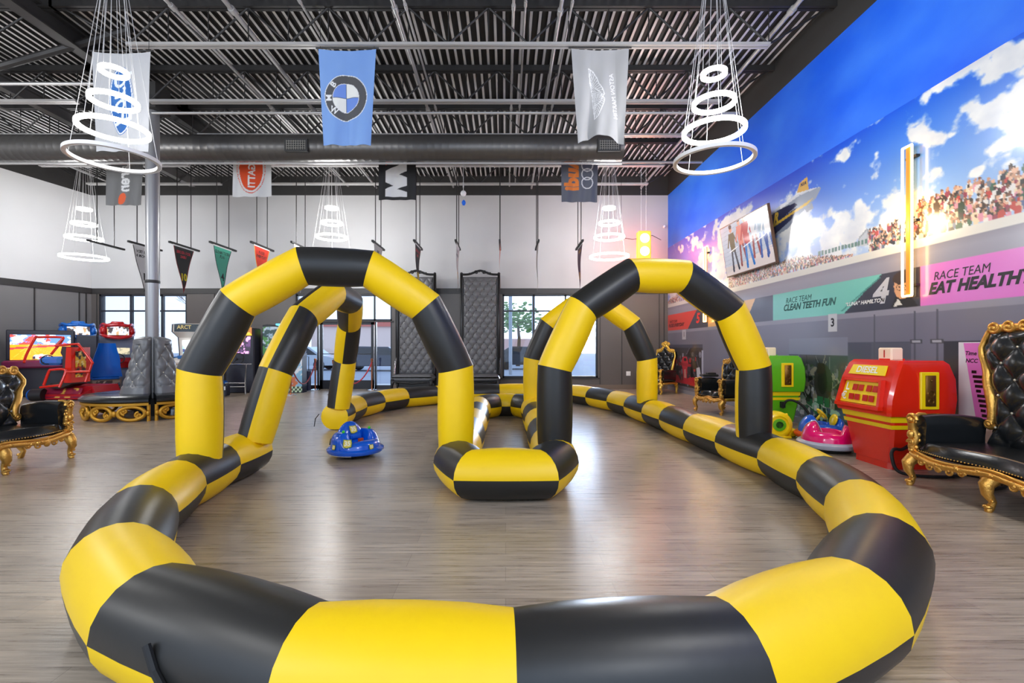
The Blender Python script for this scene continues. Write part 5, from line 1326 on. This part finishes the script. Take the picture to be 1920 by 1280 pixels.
# 3 blue-headed racer
def racer(loc, rz, main, label, seatc, pal, seed, silver=False):
    t = thing('driving_machine', label, 'arcade machine', loc, rz)
    m = MB(); m.box((0, .3, .55), (.8, .6, 1.1), bev=.04); m.box((0, .35, 1.35), (.82, .35, .75), bev=.03); ob('cabinet', m, P('cab_grey', (120, 130, 150), .35), t)
    screen(t, .62, .5, (-.31, .165, 1.12), (1, 0, 0), (0, .05, 1), pal, seed)
    m = MB()
    m.ball((0, .02, 1.86), (.5, .34, .23), 26); m.box((0, .12, 1.72), (.84, .34, .22), bev=.07); m.box((0, -.05, 2.06), (.42, .3, .1), bev=.04)
    for s in (-1, 1):
        m.ball((s*.44, -.06, 1.82), (.13, .28, .15), 14); m.tube(smoothcurve([(s*.5, .1, 1.98), (s*.44, -.2, 2.02), (s*.3, -.4, 1.98), (0, -.44, 2.0)], 5), .045, 8)
    m.tube(smoothcurve([(-.5, -.1, 1.72), (-.36, -.36, 1.66), (0, -.42, 1.62), (.36, -.36, 1.66), (.5, -.1, 1.72)], 5), .05, 8)
    hd_ = ob('head', m, main, t, smooth=50); hd_.scale = (.76, .85, 1)
    screen(hd_, .66, .25, (-.33, -.42, 1.70), (1, 0, 0), (0, .12, 1), [(225, 232, 240), (236, 240, 246), (70, 60, 60), (200, 160, 110)], seed+3, name='marquee', mat=VC('marquee_art', .3, es=.5))
    m = MB(); m.prism([(-.45, .72), (-.05, .72), (0, 1.05), (-.2, 1.08), (-.5, .9)], lambda a, b, d: (d, a+.3, b), -.42, .42); ob('dashboard', m, main, t)
    wheel(t, (0, -.2, 1.0), .16, Matrix.Rotation(PI/2-.5, 3, 'X'))
    # seat in front, slightly turned
    m = MB(); m.prism([(-.28, 0), (.3, 0), (.36, .42), (-.3, .42)], lambda a, b, d: (a+.5, d-.95, b), -.5, .34); bs = ob('seat_base', m, P('base_brown', (110, 90, 76), .4), t)
    screen(bs, .6, .34, (.22, -1.456, .05), (1, 0, 0), (0, 0, 1), [(150, 130, 110), (70, 50, 44), (190, 170, 150), (60, 80, 120)], seed+9, name='base_art', mat=ART)
    m = MB(); m.grid(lambda u, v: (.2+.62*u, -1.45+.75*v, .50+.05*math.sin(u*PI)*math.sin(v*PI)), 8, 8); m.box((.51, -1.08, .46), (.62, .75, .08), bev=.03)
    def bk(u, v): x = .22+.6*u; z = .5+.95*v; return (.51+(u-.5)*(.70-.12*math.sin(v*PI)-.34*max(0, v-.55)/.45), -1.42+.1*v+.14*math.sin(u*PI)-.25*v, z)
    s_ = MB(); m.grid(bk, 10, 10); m.grid(lambda u, v: (bk(u, v)[0], bk(u, v)[1]-.14, bk(u, v)[2]), 10, 10)
    for u in (0, 1): m.grid(lambda a, v: (bk(u, v)[0], bk(u, v)[1]-.14*a, bk(u, v)[2]), 1, 10)
    m.grid(lambda u, a: (bk(u, 1)[0], bk(u, 1)[1]-.14*a, bk(u, 1)[2]), 10, 1)
    ob('seat', m, seatc, t, smooth=45)
    return t
racer((-12.72, 13.95, 0), .8, P('racer_blue', (16, 110, 205), .25, coat=.4), 'driving game with a bulging blue head and a blue bucket seat', P('seat_blue', (14, 104, 205), .3, coat=.3), [(206, 216, 230), (226, 232, 240), (170, 200, 230)], 21)
racer((-11.75, 14.2, 0), .75, P('racer_red', (190, 20, 26), .22, coat=.5), 'driving game with pointed red head and dark red seat before the left window', P('seat_red', (150, 14, 34), .3, coat=.3), [(120, 116, 96), (90, 90, 70), (170, 160, 130)], 31)
t = thing('arcade_cabinet', 'narrow orange and yellow cabinet between the blue-headed and red-headed driving games', 'arcade machine', (-12.05, 14.8, 0), .4)
m = MB(); m.box((0, 0, .9), (.34, .3, 1.8), bev=.02); ob('cabinet', m, P('cab_brown', (80, 56, 44), .4), t)
o = screen(t, .3, .95, (-.15, -.156, .8), (1, 0, 0), (0, 0, 1), [(250, 176, 20), (240, 210, 60), (120, 50, 20)], 41, mat=ART, name='side_art')
m = MB(); addtext(m, 'FT', .2, lambda a, b: (a, -.165, 1.38+b), 0, .03); ob('lettering', m, WHT, o)
# 4 white upright
t = thing('arcade_cabinet', 'white upright arcade cabinet with dark marquee and a blue toy gun', 'arcade machine', (-9.3, 14.1, 0), .1)
m = MB(); side = [(-.34, 0), (.35, 0), (.35, 1.6), (.2, 2.06), (-.4, 2.0), (-.42, 1.78), (-.12, 1.62), (-.05, 1.1), (-.4, 1.0), (-.42, .86)]
m.prism(side, lambda a, b, d: (d, a, b), -.42, .42); ob('cabinet', m, P('cab_cream', (226, 218, 208), .4), t)
m = MB()
for s in (-1, 1): m.prism(side, lambda a, b, d: (d, a*1.02, b*1.005), s*.42, s*.45)
ob('side_panel', m, P('cab_side', (70, 62, 66), .4), t)
screen(t, .6, .42, (-.30, -.125, 1.12), (1, 0, 0), (0, -.1, 1), [(214, 228, 236), (240, 244, 246), (150, 200, 220), (60, 70, 110)], 51)
mq = screen(t, .76, .22, (-.38, -.425, 1.79), (1, 0, 0), (0, .05, 1), [(36, 52, 60), (44, 60, 70), (60, 70, 80)], 52, name='marquee', mat=ART)
m = MB(); addtext(m, "ARCT", .15, lambda a, b: (a-.1, -.432, 1.92+b), 0, .03); ob('lettering', m, P('letter_cream', (236, 214, 140), .4), mq)
m = MB(); m.box((-.1, -.42, 1.05), (.35, .1, .1), bev=.02); m.cyl((-.25, -.42, 1.06), (-.5, -.42, 1.04), .02); ob('toy_gun', m, P('gun_blue', (20, 100, 170), .35), t)
m = MB(); m.box((0, -.45, .9), (.84, .2, .1), bev=.03); ob('control_shelf', m, P('cab_cream', (226, 218, 208), .4), t)
# 5 cabinets right of the near arch
t = thing('racing_machine', 'black kart racing game with silver tube frame, checkered emblem panel and blue seat', 'arcade machine', (-7.75, 13.6, 0), .1)
m = MB(); m.box((0, .35, .95), (.8, .5, 1.9), bev=.03); ob('cabinet', m, P('cab_black', (34, 34, 44), .4), t)
screen(t, .6, .5, (-.3, .09, 1.15), (1, 0, 0), (0, .02, 1), [(40, 30, 44), (80, 50, 90), (230, 150, 220)], 61)
screen(t, .7, .24, (-.35, .06, 1.68), (1, 0, 0), (0, .02, 1), [(245, 190, 30), (250, 220, 80), (180, 110, 30)], 62, name='marquee', mat=VC('marquee_art', .3, es=.5))
wheel(t, (.05, -.2, 1.0), .19, Matrix.Rotation(PI/2-.5, 3, 'X'))
m = MB()
for s in (-.25, .35): m.tube([(s, -.3, .85), (s+.15, -.7, .3), (s+.2, -.8, .05)], .02, 7)
m.tube([(-.2, -.3, .86), (.5, -.3, .86)], .018, 7); m.tube([(-.1, -.7, .35), (.5, -.7, .35)], .018, 7); m.tube([(-.1, -.7, .25), (.5, -.7, .25)], .012, 7); ob('tube_frame', m, CHROME, t, smooth=50)
m = MB(); m.ball((-.42, -.65, .62), (.2, .12, .32), 14); m.box((-.3, -.75, .36), (.55, .5, .12), bev=.05); ob('seat', m, P('seat_blue', (14, 104, 205), .3), t, smooth=50)
m = MB(); m.box((-.2, -.95, .18), (.75, .2, .3), bev=.02); bx = ob('front_box', m, P('cab_navy', (24, 30, 50), .4), t)
c = Canvas(.7, .26, .012, (30, 34, 50))
for i in range(5):
    for j in range(2): c.rect(.02+i*.15, .02+.12*j, .09+i*.15, .12+.12*j, (230, 230, 230)) if (i+j) % 2 else None
c.ell(.35, .14, .1, .11, (240, 230, 220)); c.poly([(.27, .05), (.33, .12), (.34, .22), (.36, .22), (.37, .12), (.43, .05), (.39, .05), (.35, .12), (.31, .05)], (220, 70, 40))
panel('emblem_panel', c, slab(c, (-.55, -1.056, .05), (1, 0, 0), (0, 0, 1)), ART, bx, smooth=False)
t = thing('arcade_cabinet', 'dark arcade cabinet with pale curved side art and two round speakers', 'arcade machine', (-7.0, 14.1, 0))
m = MB(); m.prism([(-.3, 0), (.5, 0), (.5, 1.5), (.2, 1.95), (-.1, 2.02), (-.25, 2.0)], lambda a, b, d: (a, d, b), -.1, .35); ob('cabinet', m, P('cab_dark', (30, 34, 36), .4), t)
screen(t, .66, .85, (-.24, -.106, 1.1), (1, 0, 0), (0, 0, 1), [(206, 222, 232), (180, 205, 225), (60, 90, 90), (90, 160, 80)], 71, name='side_art', mat=ART)
screen(t, .3, .5, (.0, -.16, .66), (1, 0, 0), (0, 0, 1), [(70, 150, 70), (60, 170, 200), (230, 210, 60)], 72)
m = MB()
for x in (-.15, .42): m.lathe([(0, .0), (.05, .01), (.09, .03), (.12, .03), (.12, 0)], n=20); 
m = MB()
for x in (-.12, .42):
    q = MB(); q.lathe([(0, .0), (.05, .0), (.1, .03), (.125, .03), (.13, 0)], n=20); q.v = [(a+x, -.12-c_, b+1.0) for a, b, c_ in q.v]; m.add(q.v, q.f)
ob('speaker', m, RUB, t, smooth=40)
t = thing('wall_screen', 'small bright blue and green picture screen beside the seam of the back wall', 'screen', (-7.1, 14.96, 1.75))
m = MB(); m.box((0, 0, .17), (.46, .03, .36)); ob('casing', m, BLKW, t); screen(t, .44, .34, (-.22, -.018, 0), (1, 0, 0), (0, 0, 1), [(90, 190, 235), (80, 170, 70), (240, 220, 60)], 81)
t = thing('display_kiosk', 'low blue and white picture kiosk with a checkered foot, left of the entrance doors', 'kiosk', (-6.25, 13.8, 0))
m = MB(); m.prism([(-.4, 0), (.3, 0), (.3, 1.15), (.1, 1.3), (-.4, .95)], lambda a, b, d: (a, d, b), -.05, .25); ob('body', m, P('cab_navy', (24, 30, 50), .4), t)
c = Canvas(.68, 1.0, .02, (150, 205, 235)); c.fill(fbm(c.X*6, c.Y*5, 3, 7) > .6, (235, 240, 246)); c.fill((c.Y < .45) & (fbm(c.X*5, c.Y*5, 3, 9) > .45), (214, 120, 80))
for i in range(12):
    for j in range(3):
        if (i+j) % 2: c.rect(i*.06, j*.06, i*.06+.055, j*.06+.055, (40, 60, 50))
        else: c.rect(i*.06, j*.06, i*.06+.055, j*.06+.055, (210, 235, 200))
panel('front_art', c, slab(c, (-.39, -.056, .02), (1, 0, 0), (0, 0, 1)), ART, t, smooth=False)
t = thing('rolling_case', 'small dark wheeled case with a tall pull handle near the entrance doors', 'case', (-5.98+.0, 14.3, 0))
m = MB(); m.box((-.12, 0, .32), (.28, .2, .6), bev=.02); ob('case_body', m, P('cab_navy2', (30, 40, 70), .5), t)
m = MB(); m.tube([(-.22, .05, .6), (-.22, .05, 1.05), (-.04, .05, 1.05), (-.04, .05, .6)], .012, 6); ob('pull_handle', m, STEEL, t)

# ---------- rope stanchions
COP = P('copper_post', (190, 120, 84), .25, metal=.9)
ST = [(-6.0, 13.1, 'rose gold stanchion post nearest the kiosk, mostly hidden by the arch'), (-5.92, 14.6, 'rose gold stanchion post at the left side of the entrance doors'), (-4.16, 14.6, 'rose gold stanchion post at the right side of the entrance doors'), (-4.84, 13.2, 'rose gold stanchion post hidden behind the edge-on arch leg')]
base = thing('stanchion_post', ST[0][2], 'stanchion', (ST[0][0], ST[0][1], 0), 0, 'rope posts by the entrance')
m = MB(); m.lathe([(0, 0), (.16, 0), (.16, .02), (.05, .05), (0, .05)], n=28); ob('base', m, CHROME, base, smooth=40)
m = MB(); m.cyl((0, 0, .04), (0, 0, .93), .024); ob('post', m, COP, base, smooth=40)
m = MB(); m.lathe([(.03, .88), (.04, .9), (.03, .93), (.045, .95), (.03, .985), (0, .99)], n=16); ob('finial', m, COP, base, smooth=40)
for x, y, l in ST[1:]: dup(base, (x, y, 0), 0, l)
for a, b, l in ((0, 1, 'dark red velvet rope slung between the two left stanchions'), (2, 3, 'bright red velvet rope slung from the right stanchion')):
    A = Vector((ST[a][0], ST[a][1], .88)); B = Vector((ST[b][0], ST[b][1], .88)); m = MB()
    m.tube([A.lerp(B, i/20)-Vector((0, 0, .62*math.sin(PI*i/20)**.8 if 0 < i < 20 else 0)) for i in range(21)], .02, 8)
    o = ob('velvet_rope', m, P('rope_red%d' % a, (150, 24, 44) if a == 0 else (196, 28, 48), .7, sheen=.5), smooth=60); tag(o, l, 'rope')
# outlet
m = MB(); m.box((0, 0, 0), (.14, .012, .14), bev=.004); m.box((-.03, -.008, 0), (.04, .006, .09)); m.box((.03, -.008, 0), (.04, .006, .09))
o = ob('wall_outlet', m, WHT); o.location = ((1178-VX)/F*DB, DB-.012, H-(700-VY)/F*DB+.0); tag(o, 'white double wall outlet on the taupe wall right of the right window', 'outlet')

# ---------- outdoors
m = MB(); m.box((0, 60, -.12), (160, 89.4, .1)); struct('ground_outside', m, P('asphalt', (150, 150, 158), .8, var=.1, bscale=2))
m = MB(); m.box((-5, 16.3, -.04), (30, 2, .06)); struct('ground_sidewalk', m, P('concrete_walk', (214, 208, 200), .8))
def car(x, y, col, label, rz=0):
    t = thing('parked_car', label, 'car', (x, y, -.07), rz)
    m = MB(); m.prism([(-2.2, .3), (2.2, .3), (2.25, .75), (1.5, .92), (.8, 1.42), (-1.1, 1.45), (-1.9, .98), (-2.25, .85)], lambda a, b, d: (a, d, b), -.85, .85); ob('body', m, P(col[0], col[1], .25, coat=.5), t)
    m = MB(); m.prism([(1.3, .93), (.72, 1.34), (-1.0, 1.36), (-1.6, .98)], lambda a, b, d: (a, d, b), -.86, .86); ob('windows', m, P('car_glass', (26, 32, 40), .1), t)
    for a in (-1.4, 1.4):
        for s in (-1, 1): m = MB(); m.cyl((a, s*.7, .33), (a, s*.88, .33), .33, n=18); ob('wheel', m, RUB, t)
    return t
car(-7.6, 28, ('car_navy', (36, 46, 66)), 'dark blue car parked outside, seen through the entrance doors')
car(-12.6, 29, ('car_silver', (190, 194, 200)), 'pale car parked outside, seen at the left of the entrance doors')
car(1.4, 30, ('car_black', (40, 42, 48)), 'dark car parked outside, seen through the right window')
def bare_tree(x, y, h, label, n=5):
    t = thing('street_tree', label, 'tree', (x, y, -.07)); m = MB(); r = random.Random(int(abs(x)*10))
    def br(p, d, L, rr, k):
        q = p+d*L; m.tube([p, p.lerp(q, .5)+Vector((r.uniform(-.05, .05), 0, 0)), q], rr, 5, rad=[rr, rr*.85, rr*.7], caps=False)
        if k == 0: return
        for i in range(3): br(q, (d+Vector((r.uniform(-.75, .75), r.uniform(-.6, .6), r.uniform(-.1, .45)))).normalized(), L*.72, rr*.6, k-1)
    br(Vector((0, 0, 0)), Vector((0, 0, 1)), h*.3, .11, n); ob('branches', m, P('bark_pale', (176, 158, 154), .9), t); return t
def tree(x, y, h, c, label, rad=1.8):
    t = thing('street_tree', label, 'tree', (x, y, -.07)); m = MB(); m.tube([(0, 0, 0), (.1, 0, h*.4), (0, .1, h*.65)], .14, 8, rad=[.16, .12, .08]); ob('trunk', m, P('bark', (104, 84, 70), .9), t)
    m = MB(); r = random.Random(int(x*10))
    for k in range(420):
        a = r.uniform(0, 2*PI); e = r.uniform(-1, 1); q = rad*r.uniform(.3, 1); s = r.uniform(.07, .17)
        m.ball((q*math.cos(a)*math.cos(e), q*math.sin(a)*math.cos(e), h*.72+q*.75*math.sin(e)), (s, s*.7, s*.5), 6)
    ob('crown', m, P(*c), t)
tree(.9, 34.5, 4.9, ('leaf_green', (120, 150, 84), .8), 'green leafy tree outside the right window')
bare_tree(-5.9, 33, 5.0, 'bare pinkish tree beyond the parked blue car'); bare_tree(-10.7, 25, 4.6, 'bare small tree left of the entrance doors')
bare_tree(-20.5, 31, 6.0, 'bare pale tree outside the left window')
t = thing('roadside_building', 'low pinkish building with a red roof band across the street', 'building', (-11, 46, -.07))
m = MB(); m.box((0, 0, 1.7), (14, 5, 3.4)); ob('walls', m, P('stucco', (232, 200, 184), .8), t)
m = MB(); m.box((0, 0, 3.55), (14.4, 5.4, .5)); ob('roof_band', m, P('roof_red', (200, 90, 70), .7), t)
t = thing('roadside_building', 'long low brick-pink building beyond the right window', 'building', (2.5, 48, -.07))
m = MB(); m.box((0, 0, 1.1), (9, 5, 2.2)); ob('walls', m, P('stucco_pink', (214, 170, 156), .8), t)
for x, y, l in ((.25, 24, 'grey light pole outside the right window, nearer one'), (1.6, 27, 'grey light pole outside the right window, farther one'), (-5.2, 30, 'thin utility pole outside the entrance doors')):
    m = MB(); m.cyl((0, 0, 0), (0, 0, 8), .09, n=8); m.box((.4, 0, 8), (.9, .15, .1)); o = ob('light_pole', m, P('pole_grey', (160, 164, 170), .5)); o.location = (x, y, -.07); tag(o, l, 'pole')

# ---------- light
wd = bpy.data.worlds.new('world'); sc.world = wd; wd.use_nodes = True; nt = wd.node_tree; bg = nt.nodes['Background']
tc = nt.nodes.new('ShaderNodeTexCoord'); sp = nt.nodes.new('ShaderNodeSeparateXYZ'); rp = nt.nodes.new('ShaderNodeValToRGB')
nt.links.new(tc.outputs['Generated'], sp.inputs[0]); nt.links.new(sp.outputs['Z'], rp.inputs[0]); nt.links.new(rp.outputs[0], bg.inputs[0])
rp.color_ramp.elements[0].position = 0; rp.color_ramp.elements[0].color = (.62, .73, .90, 1); rp.color_ramp.elements[1].position = .5; rp.color_ramp.elements[1].color = (.50, .70, 1, 1)
bg.inputs[1].default_value = WORLD
# brighter sky around the low sun
sdir = Vector(((1096-VX)/F, 1, math.tan(math.radians(3.4))*1.014)).normalized()
dp = nt.nodes.new('ShaderNodeVectorMath'); dp.operation = 'DOT_PRODUCT'; nm = nt.nodes.new('ShaderNodeVectorMath'); nm.operation = 'NORMALIZE'
nt.links.new(tc.outputs['Generated'], nm.inputs[0]); nt.links.new(nm.outputs[0], dp.inputs[0]); dp.inputs[1].default_value = sdir
def mth(op, a, b):
    n = nt.nodes.new('ShaderNodeMath'); n.operation = op
    for i, v in enumerate((a, b)):
        if isinstance(v, (int, float)): n.inputs[i].default_value = v
        else: nt.links.new(v, n.inputs[i])
    return n.outputs[0]
dd = mth('MAXIMUM', dp.outputs['Value'], 0.0)
glow = mth('ADD', mth('MULTIPLY', mth('POWER', dd, 700.0), 40.0), mth('MULTIPLY', mth('POWER', dd, 90.0), 1.6))
nt.links.new(mth('ADD', mth('MULTIPLY', glow, HALO), WORLD), bg.inputs[1])
def light(kind, name, loc, energy, size=.3, color=(1, 1, 1), rot=None, **k):
    l = bpy.data.lights.new(name, kind); l.energy = energy; l.color = color
    if kind == 'AREA':
        l.shape = 'RECTANGLE'; l.size = size[0]; l.size_y = size[1]
    elif kind == 'SUN': l.angle = size
    else: l.shadow_soft_size = size
    o = bpy.data.objects.new(name, l); COL.objects.link(o); o.location = loc
    if rot: o.rotation_euler = rot
    return o
az = (1092-VX)/F; el = math.radians(3.4)
d = Vector((-az, -1, -math.tan(el)*math.hypot(az, 1))).normalized()
s = light('SUN', 'sun', (4, 30, 8), SUN, math.radians(5), (1, .95, .88)); s.rotation_euler = d.to_track_quat('-Z', 'Y').to_euler()
for (x, y, l_, lo), e in zip(CH, NEARW): light('POINT', 'ring_and_fill_glow', (x, y, 4.45), e, .35)
# added fill lamps without fixtures, unseen beside and behind the viewer, for brightness
for x, y, e in ((2.84, .2, .55), (-5.3, .2, .55), (-10.5, 6.4, .7), (-11.8, .2, 1), (2.84, -3, .8), (-5.3, -3, .8)): light('POINT', 'ring_and_fill_glow', (x, y, 4.45), FILLW*e, .35)
light('POINT', 'neon_glow', (4.95, 5.95, 2.9), 14, .15, (1, .72, .35)); light('POINT', 'neon_glow', (4.95, 12.0, 2.9), 12, .15, (1, .72, .35))
light('POINT', 'signal_glow', (3.97, 13.2, 4.3), 14, .15, (1, .2, .08)); light('POINT', 'signal_glow', (4.15, 14.45, 4.25), 26, .15, (1, .12, .04))
sc.view_settings.exposure = EXPO
